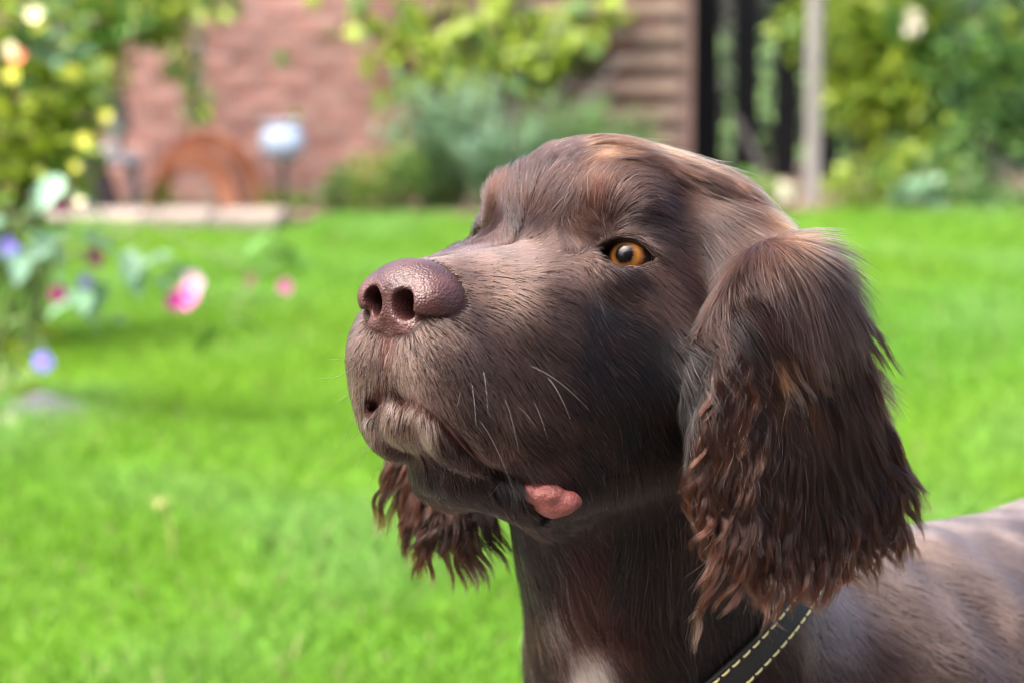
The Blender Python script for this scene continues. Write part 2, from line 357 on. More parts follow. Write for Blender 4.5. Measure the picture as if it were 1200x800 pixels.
def fol_at(name, n, px_blobs, d, mats, size, parent, org, seed, up=-.2, asp=.5, dep=.15):
    bl_ = []
    for px, py, rx, ry in px_blobs:
        p = at(px, py, d)-org; s = d/FPX; bl_.append((tuple(p), (rx*s, dep, ry*s)))
    r_ = random.Random(seed)
    zmin = -1
    return foliage(name, n, bl_, mats, size, parent, seed, up, asp)
wo_ = np.array([gx_(120, 8.7), 8.95, 0])
fol_at('crown', 1500, [(150, 20, 40, 38), (190, 15, 45, 30), (130, 70, 25, 40), (215, 60, 16, 50), (245, 5, 40, 14), (110, 30, 26, 36), (60, -10, 60, 30), (180, -20, 90, 24), (232, 120, 10, 22)], 8.8, [(YG, 3), (MG, 2)], .06, wis, wo_, 51)

# ------------------------------------------------------------------ right of the wall: dark paling fence, post, hedge and shrubs
black_m = noise_mat('black_stain', [(.004, .004, .005), (.008, .008, .010)], 20, .75, .3, 80, spec=.15)
fn_ = empty('paling_fence', (.75, 9.95, 0), label='black vertical board fence with open gaps beside the end of the brick wall', cat='fence')
for px, wd in [(826, .128), (874, .105), (919, .105), (966, .105), (1012, .105)]:
    o = MB().box((0, 0, .98), (wd, .022, 1.84), bev=.003).build('board', black_m, fn_); o.location = (gx_(px, 9.95)-.75, 0, 0); o.rotation_euler = (0, r7.uniform(-.012, .012), 0)
for z in (.95, 1.7): MB().box((.36, .04, z), (.86, .05, .09), bev=.004).build('rail', black_m, fn_)
MB().tube([(.33, -.06, .07), (.27, -.05, .2), (.20, -.04, .33)], .018, 8).build('brace', noise_mat('grey_brace', [(.10, .09, .085), (.15, .135, .125)], 20, .8), fn_)
pst = empty('wooden_post', (gx_(952, 9.25), 9.25, 0), label='weathered grey wooden post standing between the black fence and the hedge', cat='post')
post_m = noise_mat('weathered_post', [(.13, .12, .11), (.18, .168, .155), (.23, .215, .20)], 9, .9, .6, 60, stretch=(3, 3, .3))
mb = MB(); mb.box((0, 0, .95), (.056, .056, 1.9), bev=.008); mb.build('shaft', post_m, pst); MB().box((0, 0, 1.915), (.07, .07, .03), bev=.006).build('cap', post_m, pst)
def hedge(name, label, cat, org, blobs, n, mats, size, seed, d, asp=.5, dep=.22, up=-.1, trunk=True):
    e = empty(name, org, label=label, cat=cat); o = np.array([*org])
    bl_ = []
    for px, py, rx, ry in blobs:
        p = at(px, py, d)-o; s = d/FPX; bl_.append((tuple(p), (rx*s, dep, ry*s)))
    stems(e, 12, (0, .05), bl_, seed, .010, bark_m); foliage('foliage', n, bl_, mats, size, e, seed+1, up, asp); return e
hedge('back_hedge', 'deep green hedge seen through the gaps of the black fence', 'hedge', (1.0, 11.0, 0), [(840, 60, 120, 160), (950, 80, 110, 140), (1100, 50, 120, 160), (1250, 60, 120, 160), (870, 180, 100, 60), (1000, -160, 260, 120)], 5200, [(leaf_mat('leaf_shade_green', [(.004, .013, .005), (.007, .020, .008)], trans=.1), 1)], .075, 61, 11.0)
hedge('ivy_hedge', 'tall yellow-green leafy climber covering the fence just right of the grey post', 'climber', (gx_(1030, 9.5), 9.5, 0), [(1000, 40, 40, 60), (1040, 70, 50, 60), (1010, 110, 45, 40), (985, 10, 40, 40), (1080, 110, 45, 50), (1060, 20, 50, 50), (1035, 165, 45, 25), (930, 30, 18, 30), (1050, -110, 110, 110), (1060, 60, 75, 90), (1000, 90, 40, 80)], 4600, [(YG, 7), (MG, 3)], .066, 62, 9.45)
hedge('dark_shrub', 'dense darker green shrub filling the right edge behind the lawn', 'shrub', (gx_(1150, 9.3), 9.3, 0), [(1130, 60, 45, 70), (1180, 100, 50, 60), (1130, 150, 40, 40), (1190, 30, 50, 60), (1230, 150, 50, 60), (1160, 180, 50, 26), (1105, 180, 30, 30), (1180, -110, 110, 110), (1260, 40, 60, 90), (1150, 90, 70, 80)], 5200, [(MG, 6), (DG, 2), (YG, 1), (BG_, 1)], .052, 63, 9.3)
bush('yellow_shrub', 'small yellow-green bushy plant at the foot of the climber, right of the grey post', 'shrub', (gx_(1015, 8.95), 8.95, 0), [((0, 0, .10), (.11, .08, .10)), ((.13, 0, .13), (.08, .08, .12)), ((-.1, 0, .08), (.06, .06, .07))], 420, [(YG, 4), (MG, 1)], .045, 64)
bush('ground_plant', 'low blue-green leafy plant on the bed edge below the climber', 'plant', (gx_(1078, 8.85), 8.85, 0), [((0, 0, .06), (.09, .06, .07))], 160, [(BG_, 3)], .05, 65, nst=5)
bush('ground_plant', 'low mid green plant at the bed edge in front of the dark shrub', 'plant', (gx_(1125, 8.85), 8.85, 0), [((0, 0, .07), (.10, .06, .08))], 160, [(MG, 3), (BG_, 1)], .05, 66, nst=5)
bush('ground_plant', 'low green plant at the bed edge at the far right of the photo', 'plant', (gx_(1180, 8.9), 8.9, 0), [((0, 0, .05), (.10, .06, .06))], 130, [(MG, 3)], .05, 67, nst=5)
wf = bush('white_flower_plant', 'small plant with a white flower head at the foot of the grey post', 'flower', (gx_(905, 8.9), 8.9, 0), [((0, 0, .06), (.07, .05, .06)), ((-.1, .02, .08), (.06, .05, .08))], 220, [(MG, 2), (YG, 2)], .04, 68, nst=6)
white_m = noise_mat('white_petals', [(.66, .62, .48), (.78, .75, .64)], 30, .6, trans=.2); mb = MB()
for k in range(40):
    v = Vector((r.gauss(0, 1), r.gauss(0, 1), r.gauss(0, 1))).normalized(); V, F = leaf_geo(.05, .026, n=1); M = v.to_track_quat('X', 'Z').to_matrix(); mb.add([M@Vector(q) for q in V], F)
o = mb.build('flower_head', white_m, wf); o.location = (gx_(919, 8.85)-gx_(905, 8.9), -.05, gz_(224, 8.85))
sh = bpy.data.objects['ivy_hedge']; o = link('seed_head', o.data, None, sh); p = at(1070, 25, 9.2)-np.array([gx_(1030, 9.5), 9.5, 0]); o.location = tuple(p); o.scale = (1.1, 1.0, 1.3)

# ------------------------------------------------------------------ the flowering bed at the left, nearer
def petal_flower(parent, loc, size, mat, face, n=5, cm=None, seed=0):
    rr_ = random.Random(seed); c = MB().lathe([(.001, -.1*size), (.11*size, -.02*size), (.10*size, .05*size), (.001, .09*size)], n=8).build('flower', cm or center_m, parent)
    c.location = tuple(loc); c.rotation_euler = Vector(face).to_track_quat('Z', 'Y').to_euler(); V, F = leaf_geo(size*.52, size*.50, fold=-.2, droop=rr_.uniform(-.25, .15), n=3); me = bpy.data.meshes.new('petal'); me.from_pydata(V, [], F); me.materials.append(mat)
    for k in range(n):
        p = link('petal', me, None, c); p.rotation_euler = (0, -.15+rr_.uniform(-.2, .2), 6.283*k/n+rr_.uniform(-.15, .15))
    return c
center_m = noise_mat('flower_centre', [(.45, .35, .05), (.55, .42, .10)], 60, .7)
mag_m = noise_mat('magenta_petal', [(.42, .012, .20), (.55, .02, .30)], 40, .5, trans=.3); pnk_m = noise_mat('pink_petal', [(.70, .06, .42), (.78, .22, .52)], 40, .5, trans=.3); lil_m = noise_mat('lilac_petal', [(.72, .42, .62), (.76, .55, .68)], 40, .5, trans=.3)
blu_m = noise_mat('blue_petal', [(.13, .10, .62), (.26, .20, .72)], 40, .5, trans=.3); yel_m = noise_mat('yellow_petal', [(.42, .44, .03), (.52, .54, .07)], 40, .5, trans=.3); org_m = noise_mat('orange_petal', [(.68, .16, .06), (.74, .26, .12)], 40, .5, trans=.3); cre_m = noise_mat('cream_petal', [(.66, .62, .36), (.74, .72, .50)], 40, .5, trans=.3)
plum_m = noise_mat('plum_petal', [(.20, .02, .10), (.28, .04, .16)], 40, .5, trans=.3)
def spray(name, label, d, base, path, leaves, flowers, lmat, seed, lsize=.075, cat='flowering plant'):
    """a stem through photo points at distance d, with single leaves and flowers along it"""
    org = np.array([base[0], base[1], 0.]); e = empty(name, org, label=label, cat=cat); rr_ = random.Random(seed)
    pts = [Vector((0, 0, 0))]+[Vector(at(x, y, d)-org) for x, y in path]
    sm = []
    for a, b in zip(pts[:-1], pts[1:]): sm += [a.lerp(b, q/3) for q in range(3)]
    sm.append(pts[-1]); MB().tube(sm, [.006*(1-.75*i/len(sm)) for i in range(len(sm))], 6).build('stem', stem_m, e)
    lsize *= 1.35; lms = [leaf_mesh('leaf', lsize*s, lsize*.5*s, lmat) for s in (.8, 1.0, 1.2)]
    for px, py in leaves:
        p = Vector(at(px, py, d+rr_.uniform(-.06, .06))-org); c = min(sm, key=lambda q: (q-p).length)
        MB().tube([c, (c+p)*.5+Vector((0, 0, .005)), p], [.0018, .0015, .001], 4).build('leaf_stalk', stem_m, e)
        o = link('leaf', rr_.choice(lms), None, e); o.location = tuple(p); o.rotation_euler = (rr_.uniform(-.7, .7), rr_.uniform(-.1, .9), rr_.uniform(-3.1, 3.1))
    for i, (px, py, size, mat, n) in enumerate(flowers):
        p = Vector(at(px, py, d-.03)-org); c = min(sm, key=lambda q: (q-p).length); MB().tube([c, (c+p)*.5+Vector((0, 0, .008)), p], [.0022, .0018, .0014], 4).build('flower_stalk', stem_m, e)
        petal_flower(e, p, size, mat, (rr_.uniform(-.4, .5), -1, rr_.uniform(-.2, .5)), n, seed=seed+i)
    return e
BX, BY = -1.05, 4.55
spray('trailing_flower', 'long trailing stem with a large bright pink flower hanging over the lawn', 4.3, (BX, BY), [(40, 300), (110, 268), (170, 285), (215, 325)], [(190, 300), (205, 298), (225, 310), (180, 325), (150, 290), (130, 285), (160, 305)], [(218, 348, .052, pnk_m, 5), (206, 352, .045, mag_m, 5), (228, 330, .05, lil_m, 5)], BG_, 71, .062)
spray('trailing_flower', 'thin trailing stem reaching farthest right, with one small pink flower and upright green leaves', 4.3, (BX+.03, BY+.04), [(60, 310), (170, 262), (250, 300), (300, 318), (335, 322)], [(318, 285), (325, 295), (330, 272), (345, 310), (312, 300), (270, 372), (285, 380), (265, 385)], [(335, 335, .034, pnk_m, 5), (294, 328, .024, plum_m, 5)], MG, 72, .07)
spray('trailing_flower', 'bushy low stem with two plum red flowers left of the large pink flower', 4.35, (BX-.03, BY), [(20, 330), (70, 290), (112, 290)], [(90, 340), (100, 350), (85, 365), (60, 320), (40, 290), (75, 270), (120, 330), (110, 375), (30, 310)], [(112, 302, .040, plum_m, 5), (68, 345, .040, mag_m, 5), (100, 330, .03, blu_m, 5)], BG_, 73, .065)
spray('trailing_flower', 'drooping stem with a single blue violet flower just above the grey stone', 4.3, (BX-.02, BY-.06), [(10, 380), (30, 372), (48, 400)], [(20, 400), (12, 420), (35, 385), (5, 440), (18, 455)], [(50, 423, .042, blu_m, 5)], YG, 74, .06)
spray('trailing_flower', 'pale leafed stem with a magenta flower and a blue flower at the left edge', 4.3, (BX-.05, BY+.05), [(0, 290), (30, 250), (70, 225)], [(20, 262), (60, 215), (75, 222), (90, 228), (45, 270), (5, 255), (15, 290), (60, 285), (85, 275), (70, 205), (100, 232)], [(72, 238, .04, mag_m, 5), (8, 290, .045, blu_m, 5)], leaf_mat('leaf_pale_blue', [(.14, .26, .17), (.20, .32, .23)]), 75, .07)
# taller yellow-green bush behind them
tall = empty('yellow_flower_bush', (-1.16, 5.2, 0), label='tall yellow-green bush with yellow, cream and orange flowers at the left edge', cat='flowering bush')
to_ = np.array([-1.16, 5.2, 0]); tb = [(20, 150, 60, 60), (60, 130, 50, 50), (30, 210, 70, 40), (70, 180, 45, 40), (10, 60, 45, 60), (50, 50, 40, 50), (0, 270, 60, 40), (20, 0, 60, 40), (95, 145, 22, 30), (-80, 150, 80, 150), (85, 95, 30, 30), (60, 90, 40, 30)]
stems(tall, 22, (0, 0), [(tuple(at(px, py, 5.2)-to_), (rx*5.2/FPX, .12, ry*5.2/FPX)) for px, py, rx, ry in tb], 81, .005)
fol_at('foliage', 2600, tb, 5.2, [(YG, 7), (MG, 3), (BG_, 1)], .05, tall, to_, 82, up=.2, asp=.5)
fl = [(40, 18, .055, cre_m), (46, 30, .04, yel_m), (12, 58, .045, cre_m), (20, 66, .05, org_m), (14, 88, .05, yel_m), (84, 84, .04, yel_m), (124, 136, .036, yel_m), (98, 165, .045, yel_m), (88, 195, .03, yel_m), (95, 235, .03, cre_m)]
for i, (px, py, s_, m) in enumerate(fl):
    petal_flower(tall, Vector(at(px, py, 5.02)-to_), s_*.82, m, (r.uniform(-.4, .4), -1, r.uniform(0, .6)), 6, seed=200+i)
# stones at the bed edge
stone_m = noise_mat('grey_stone', [(.05, .052, .06), (.08, .082, .09), (.105, .105, .112)], 14, .9, .7, 50)
sand_m = noise_mat('sandy_stone', [(.20, .17, .135), (.27, .23, .19)], 14, .9, .6, 50)
def stone(label, loc, rad, mat, seed):
    bm = bmesh.new(); bmesh.ops.create_icosphere(bm, subdivisions=3, radius=1)
    for v in bm.verts:
        k = 1+.22*pnoise(v.co*1.4+Vector((seed, 0, 0)))+.07*pnoise(v.co*4+Vector((0, seed, 0))); v.co = Vector((v.co.x*rad[0], v.co.y*rad[1], max(v.co.z*rad[2], -rad[2]*.4)))*k
    me = bpy.data.meshes.new('stone'); bm.to_mesh(me); bm.free(); o = link('stone', me, mat, None, True); o.location = loc; return tag(o, label, 'stone')
stone('long grey stone at the edge of the flowering bed', (-.885, 4.28, -.012), (.10, .09, .06), stone_m, 1)
stone('flat sandy stone beside the long grey stone', (-.765, 4.30, -.008), (.06, .07, .022), sand_m, 2)
stone('small rough stone at the left edge below the long grey stone', (-.93, 4.15, .0), (.05, .05, .03), sand_m, 3)
# dry stalk in the lawn
g0 = on_ground(200, 655); dry = empty('dry_stalk', (g0[0], g0[1], -.012), label='dry straw coloured stalk standing alone in the lawn', cat='dry stalk')
straw_m = noise_mat('straw', [(.26, .26, .08), (.32, .30, .11)], 40, .7, trans=.2)
MB().tube([(0, 0, 0), (.003, 0, .04), (-.002, 0, .075), (-.010, 0, .098)], [.0028, .0026, .0024, .002], 6).build('stem', straw_m, dry)
mb = MB()
for k in range(14):
    V, F = leaf_geo(.022, .005, n=1); d = Vector((r.uniform(-1, 1), r.uniform(-1, 1), r.uniform(-.2, .5))).normalized(); M = d.to_track_quat('X', 'Z').to_matrix(); mb.add([Vector((-.010, 0, .098))+M@Vector(v) for v in V], F)
mb.build('seed_head', straw_m, dry)

# ------------------------------------------------------------------ the house behind the photographer (it shows in the dog's eye)
hs = empty('house', (0, -5, 0), label='dark brick house with white framed windows behind the photographer', cat='house')
hw = noise_mat('house_render', [(.085, .055, .045), (.12, .08, .065)], 4, .9, .3); hr = noise_mat('roof_tiles', [(.10, .06, .05), (.15, .09, .07)], 8, .9, .4); hg = new_mat('window_glass', .05, (.02, .025, .03), .6); hf_ = new_mat('window_frame', .5, (.7, .7, .68))
MB().box((0, -3, 2.5), (11, 6, 5)).build('wall', hw, hs)
MB().add([(-5.8, .4, 4.95), (5.8, .4, 4.95), (5.8, -6.4, 4.95), (-5.8, -6.4, 4.95), (-5.2, -3, 7.4), (5.2, -3, 7.4)], [(0, 1, 5, 4), (2, 3, 4, 5), (1, 2, 5), (3, 0, 4), (3, 2, 1, 0)]).build('roof', hr, hs)
for x, z, ww, hh in ((-3.4, 1.1, 2.2, 2.1), (0, 1.1, 1.6, 2.1), (3.2, 1.4, 2.0, 1.3), (-3.2, 3.8, 1.5, 1.2), (0, 3.8, 1.1, 1.2), (3.2, 3.8, 1.5, 1.2)):
    w_ = MB().box((x, .02, z), (ww, .08, hh)).build('window', hf_, hs); MB().box((x-ww*.245, .075, z), (ww*.44, .03, hh-.16)).box((x+ww*.245, .075, z), (ww*.44, .03, hh-.16)).build('pane', hg, w_)
# ------------------------------------------------------------------ the dog: a distance field in head coordinates (cm: left, forward, up)
HY, HP = R(40), R(9)
HORG = at(640, 287, 1.02)
hf = np.array([-math.sin(HY)*math.cos(HP), -math.cos(HY)*math.cos(HP), math.sin(HP)])
hl = np.array([math.cos(HY), -math.sin(HY), 0]); hu = np.cross(hf, hl)
HM = np.stack([hl, hf, hu], 1)                       # local -> world rotation
def h2w(p): return HORG + np.asarray(p)*.01 @ HM.T
def w2h(p): return (np.asarray(p)-HORG) @ HM*100
def at_h(px, py, d): return w2h(at(px, py, d))
def pxl(px, py, l):                                  # pixel -> local point on the plane of given lateral offset
    o = w2h(CAMP); d = w2h(at(px, py, 1.0))-o; t = (l-o[0])/d[0]; return o+t*d
def rot_e(ax, ay, az): return np.array((Matrix.Rotation(R(az), 3, 'Z')@Matrix.Rotation(R(ay), 3, 'Y')@Matrix.Rotation(R(ax), 3, 'X')))
def smin(a, b, k):
    if k <= 0: return np.minimum(a, b)
    h = np.maximum(k-np.abs(a-b), 0)/k; return np.minimum(a, b)-h*h*k*.25
class Prim:
    def __init__(s, fn, c, ext, k, op, sym): s.fn, s.c, s.ext, s.k, s.op, s.sym = fn, np.asarray(c, float), ext, k, op, sym
    def bbox(s):
        m = s.k+1.0; lo = s.c-s.ext-m; hi = s.c+s.ext+m
        if s.sym: q = max(abs(lo[0]), abs(hi[0])); lo[0] = -q; hi[0] = q
        return lo, hi
    def apply(s, F, x, y, z):
        xx = np.sqrt(x*x+.02) if s.sym else x
        d = s.fn(xx, y, z)
        return smin(F, d, s.k) if s.op == '+' else -smin(-F, d, s.k)
PR = []
def ell(c, r, k=.8, rot=None, op='+', sym=False, into=None):
    c = np.array(c, float); r = np.array(r, float); M = np.eye(3) if rot is None else rot_e(*rot)
    def fn(x, y, z):
        x, y, z = x-c[0], y-c[1], z-c[2]
        a = (M[0, 0]*x+M[1, 0]*y+M[2, 0]*z)/r[0]; b = (M[0, 1]*x+M[1, 1]*y+M[2, 1]*z)/r[1]; e = (M[0, 2]*x+M[1, 2]*y+M[2, 2]*z)/r[2]
        k0 = np.sqrt(a*a+b*b+e*e)+1e-6; k1 = np.sqrt((a/r[0])**2+(b/r[1])**2+(e/r[2])**2)+1e-6
        return k0*(k0-1)/k1
    (PR if into is None else into).append(Prim(fn, c, np.full(3, r.max()), k, op, sym))
def cone(a, b, ra, rb, k=.8, op='+', sym=False, flat=None, into=None):
    """tapered capsule"""
    a = np.array(a, float); b = np.array(b, float); ab = b-a; L2 = ab@ab
    def fn(x, y, z):
        px, py, pz = x-a[0], y-a[1], z-a[2]
        t = np.clip((px*ab[0]+py*ab[1]+pz*ab[2])/L2, 0, 1)
        dx, dy, dz = px-ab[0]*t, py-ab[1]*t, pz-ab[2]*t
        return np.sqrt(dx*dx+dy*dy+dz*dz)-(ra+(rb-ra)*t)
    (PR if into is None else into).append(Prim(fn, (a+b)/2, np.abs(ab)/2+max(ra, rb), k, op, sym))
def eval_pts(P, prims):
    F = np.full(len(P), 10.0)
    for p in prims: F = p.apply(F, P[:, 0], P[:, 1], P[:, 2])
    return F
def grad_pts(P, prims, e=.03):
    g = np.stack([eval_pts(P+np.eye(3)[i]*e, prims)-eval_pts(P-np.eye(3)[i]*e, prims) for i in range(3)], 1)/(2*e)
    return g
def axis(segs):
    out = []
    for a, b, h in segs: out.append(np.arange(a, b-h*.01, h))
    return np.concatenate(out+[[segs[-1][1]]]).astype(np.float32)
def field(prims, xs, ys, zs):
    F = np.full((len(xs), len(ys), len(zs)), 10., np.float32)
    for p in prims:
        lo, hi = p.bbox()
        i0, i1 = np.searchsorted(xs, lo[0]), np.searchsorted(xs, hi[0]); j0, j1 = np.searchsorted(ys, lo[1]), np.searchsorted(ys, hi[1]); k0, k1 = np.searchsorted(zs, lo[2]), np.searchsorted(zs, hi[2])
        if i1 <= i0 or j1 <= j0 or k1 <= k0: continue
        sl = (slice(i0, i1), slice(j0, j1), slice(k0, k1))
        F[sl] = p.apply(F[sl], xs[i0:i1, None, None], ys[None, j0:j1, None], zs[None, None, k0:k1])
    return F
def surface_nets(F, xs, ys, zs):
    ins = F < 0
    c = sum(ins[i:ins.shape[0]-1+i, j:ins.shape[1]-1+j, k:ins.shape[2]-1+k].astype(np.int8) for i in (0, 1) for j in (0, 1) for k in (0, 1))
    act = (c > 0) & (c < 8); I, J, K = np.nonzero(act)
    idx = np.full(act.shape, -1, np.int32); idx[I, J, K] = np.arange(len(I))
    P = np.zeros((len(I), 3)); n = np.zeros(len(I))
    ax = (xs, ys, zs)
    cor = [(i, j, k) for i in (0, 1) for j in (0, 1) for k in (0, 1)]
    val = {q: F[I+q[0], J+q[1], K+q[2]] for q in cor}
    pos = {q: np.stack([xs[I+q[0]], ys[J+q[1]], zs[K+q[2]]], 1) for q in cor}
    for a in cor:
        for d in range(3):
            if a[d]: continue
            b = list(a); b[d] = 1; b = tuple(b)
            m = (val[a] < 0) != (val[b] < 0)
            t = np.where(m, val[a]/np.where(m, val[a]-val[b], 1), 0)
            P += np.where(m[:, None], pos[a]+(pos[b]-pos[a])*t[:, None], 0); n += m
    P /= n[:, None]
    Q = []
    for d in range(3):
        s0 = [slice(None)]*3; s1 = [slice(None)]*3; s0[d] = slice(0, -1); s1[d] = slice(1, None)
        A, B = ins[tuple(s0)], ins[tuple(s1)]
        e = A != B; G = np.stack(np.nonzero(e), 1)
        o1, o2 = (d+1) % 3, (d+2) % 3
        G = G[(G[:, o1] > 0) & (G[:, o2] > 0) & (G[:, o1] < act.shape[o1]) & (G[:, o2] < act.shape[o2])]
        fl = A[tuple(G.T)]
        def cell(u, v): q = G.copy(); q[:, o1] -= u; q[:, o2] -= v; return idx[tuple(q.T)]
        q = np.stack([cell(1, 1), cell(0, 1), cell(0, 0), cell(1, 0)], 1)
        q[~fl] = q[~fl][:, ::-1]; Q.append(q)
    return P, np.concatenate(Q)
def sculpt(prims, xs, ys, zs, newton=2):
    P, Q = surface_nets(field(prims, xs, ys, zs), xs, ys, zs)
    for _ in range(newton):
        f = eval_pts(P, prims); g = grad_pts(P, prims); P = P-np.clip(f/np.maximum((g*g).sum(1), .2), -.12, .12)[:, None]*g
    return P, Q

# body frame: points given in the world
def wl(x, y, z): return w2h(np.array([x, y, z]))
BD = np.array([.826, .564, 0]); BL = np.array([BD[1], -BD[0], 0])      # along the back towards the tail; the dog's left is towards the camera
def bl(back, left, z): return wl(*(np.array([.185, 1.20, 0])+BD*back+BL*left+np.array([0, 0, z])))

# -- skull and muzzle
ell((0, -5.3, .3), (5.5, 6.8, 4.7), 0)
ell((0, -3.0, 1.4), (3.8, 3.3, 3.1), 1.5)
ell((2.7, -1.3, 1.65), (1.5, 1.15, 1.0), 1.2, sym=True)
cone((0, .5, -2.85), (0, 7.4, -3.4), 2.9, 2.15, 1.3)
ell((1.5, 7.2, -5.25), (1.75, 2.45, 2.05), 1.5, sym=True)
ell((0, 8.0, -5.6), (1.3, 1.45, 1.3), .8)
ell((2.2, 4.2, -6.6), (1.5, 4.6, 2.9), 1.6, rot=(-20, 0, 8), sym=True)
ell((2.9, 1.2, -3.6), (1.9, 4.2, 3.0), 2.2, sym=True)
ell((4.2, -3.8, -3.8), (2.5, 4.6, 4.6), 1.8, sym=True)
ell((1.75, 6.75, -6.9), (1.0, 1.9, 1.85), .9, rot=(-14, 0, 6), sym=True)
ell((4.0, .45, -1.1), (1.0, 1.1, .8), 1.0, sym=True)
JW = []
cone((0, 5.6, -8.2), (0, -1.5, -9.4), 1.5, 3.1, 0, into=JW)
ell((0, 7.15, -7.75), (1.5, 1.75, 1.32), .8, into=JW)
ell((0, 3.9, -9.6), (2.4, 2.3, 1.75), .8, into=JW)
cone((2.3, 2.4, -10.2), (3.6, -4.0, -7.6), 1.5, 2.6, 2.0, sym=True, into=JW)
def group(prims, c, ext, k, op='+'):
    def fn(x, y, z):
        x, y, z = np.broadcast_arrays(x, y, z); F = np.full(x.shape, 10.)
        for p in prims: F = p.apply(F, x, y, z)
        return F
    PR.append(Prim(fn, c, np.asarray(ext, float), k, op, False))
group(JW, (0, 1.5, -9), (7, 9, 5), .35)
ell((3.2, .2, -6.5), (1.85, 4.0, 2.9), 1.8, sym=True)
# -- neck, chest, trunk, legs
cone((0, -4.5, -5.0), wl(.092, 1.14, .42), 5.4, 7.2, 1.5)
ell((0, -8.5, -1.5), (4.6, 4.4, 4.6), 2.5)
cone(wl(.092, 1.14, .42), bl(-.02, 0, .36), 7.2, 9.5, 3)
cone(bl(.02, 0, .37), bl(.22, 0, .37), 10.3, 10.2, 3)
cone(bl(.20, 0, .37), bl(.42, 0, .39), 10.2, 8.6, 3)
cone(bl(.05, .055, .37), bl(-.03, .075, .27), 5.5, 4.4, 3); cone(bl(.05, -.055, .37), bl(-.03, -.075, .27), 5.5, 4.4, 3)
for s in (1, -1):
    cone(bl(-.03, .075*s, .27), bl(.02, .075*s, .17), 3.6, 2.5, 2); cone(bl(.02, .075*s, .17), bl(.0, .075*s, .04), 2.4, 1.9, 1); cone(bl(.0, .075*s, .025), bl(-.03, .075*s, .02), 2.2, 1.9, 1)
    cone(bl(.42, .05*s, .37), bl(.37, .08*s, .23), 6.5, 4.2, 3); cone(bl(.37, .08*s, .23), bl(.47, .08*s, .15), 3.6, 2.3, 1.5); cone(bl(.47, .08*s, .15), bl(.45, .08*s, .03), 2.2, 1.9, 1); cone(bl(.45, .08*s, .025), bl(.41, .08*s, .02), 2.2, 1.9, 1)
cone(bl(.50, 0, .43), bl(.60, 0, .40), 2.6, 1.8, 1.5)

cone((.84, 9.8, -3.4), (1.0, 7.2, -3.0), .75, .6, .2, op='-', sym=True)
# -- eyes: lids are part of the head, the balls are parts of their own
GZ = np.array([math.sin(R(19)), math.cos(R(19)), .10]); GZ /= np.linalg.norm(GZ)
EX = np.array([math.cos(R(19)), -math.sin(R(19)), -.03]); EX -= GZ*(EX@GZ); EX /= np.linalg.norm(EX); EY = np.cross(GZ, EX); EY = EY if EY[2] > 0 else -EY
ER = 1.22; EC = np.array([4.12, -.30, -.12])-GZ*ER
ell(EC-GZ*.12, (1.5, 1.5, 1.42), .7, sym=True)
LW, LU, LD, LX = 1.15, .64, .61, .12       # half width, upper and lower height of the opening
def lens_r(h): return (LW*LW+h*h)/(2*h)
RU, RD = lens_r(LU), lens_r(LD)
def lid(x, y, z):
    x, y, z = x-EC[0], y-EC[1], z-EC[2]
    a = x*EX[0]+y*EX[1]+z*EX[2]-LX; b = x*EY[0]+y*EY[1]+z*EY[2]; c = x*GZ[0]+y*GZ[1]+z*GZ[2]
    d1 = np.sqrt(a*a+(b+RU-LU)**2)-RU; d2 = np.sqrt(a*a+(b-RD+LD)**2)-RD
    return np.maximum(np.maximum(d1, d2), .3-c)
PR.append(Prim(lid, EC+GZ*1.3, np.full(3, 2.2), .12, '-', True))
MOUTH = len(PR)
# -- ears: flat flaps hanging from the skull
def ear_prims(m):
    n0 = len(PR)
    q = lambda p: np.array([p[0]*m, p[1], p[2]])
    a_, b_ = at_h(828, 276, 1.045), at_h(912, 342, 1.022)
    cone(q(a_), q(b_), 1.7, 1.4, 2.6)
    c_, d_ = at_h(862, 300, 1.030), at_h(912, 385, 1.004); cone(q(c_), q(d_), 1.75, 1.15, 2.2)
    return n0
EARS = [ear_prims(1), ear_prims(-1)]
def flap(c, ax, dn, r, k):
    ax = ax/np.linalg.norm(ax); dn = dn-ax*(dn@ax); dn /= np.linalg.norm(dn); nn = np.cross(ax, dn)
    c = np.array(c, float)
    def fn(x, y, z):
        x, y, z = x-c[0], y-c[1], z-c[2]
        p, q, s = (x*ax[0]+y*ax[1]+z*ax[2])/r[0], (x*dn[0]+y*dn[1]+z*dn[2])/r[1], (x*nn[0]+y*nn[1]+z*nn[2])/r[2]
        k0 = np.sqrt(p*p+q*q+s*s)+1e-6; k1 = np.sqrt((p/r[0])**2+(q/r[1])**2+(s/r[2])**2)+1e-6
        return k0*(k0-1)/k1
    PR.append(Prim(fn, c, np.full(3, max(r)), k, '+', False)); return fn, c, ax, dn, nn
Wd = lambda v: np.asarray(v, float)@HM
EAR_I = [len(PR), len(PR)+1, len(PR)+2]
EARN = flap(at_h(917, 452, 1.005), Wd([.88, .47, 0]), Wd([.06, .02, -1]), (3.7, 6.1, .7), 2.2)
EARN2 = flap(at_h(926, 535, 1.008), Wd([.88, .47, 0]), Wd([.10, .02, -1]), (5.2, 4.2, .5), 1.5)
EARF = flap(at_h(520, 508, 1.10), Wd([.80, -.3, 0]), Wd([.0, .0, -1]), (2.6, 5.0, .8), 1.0)

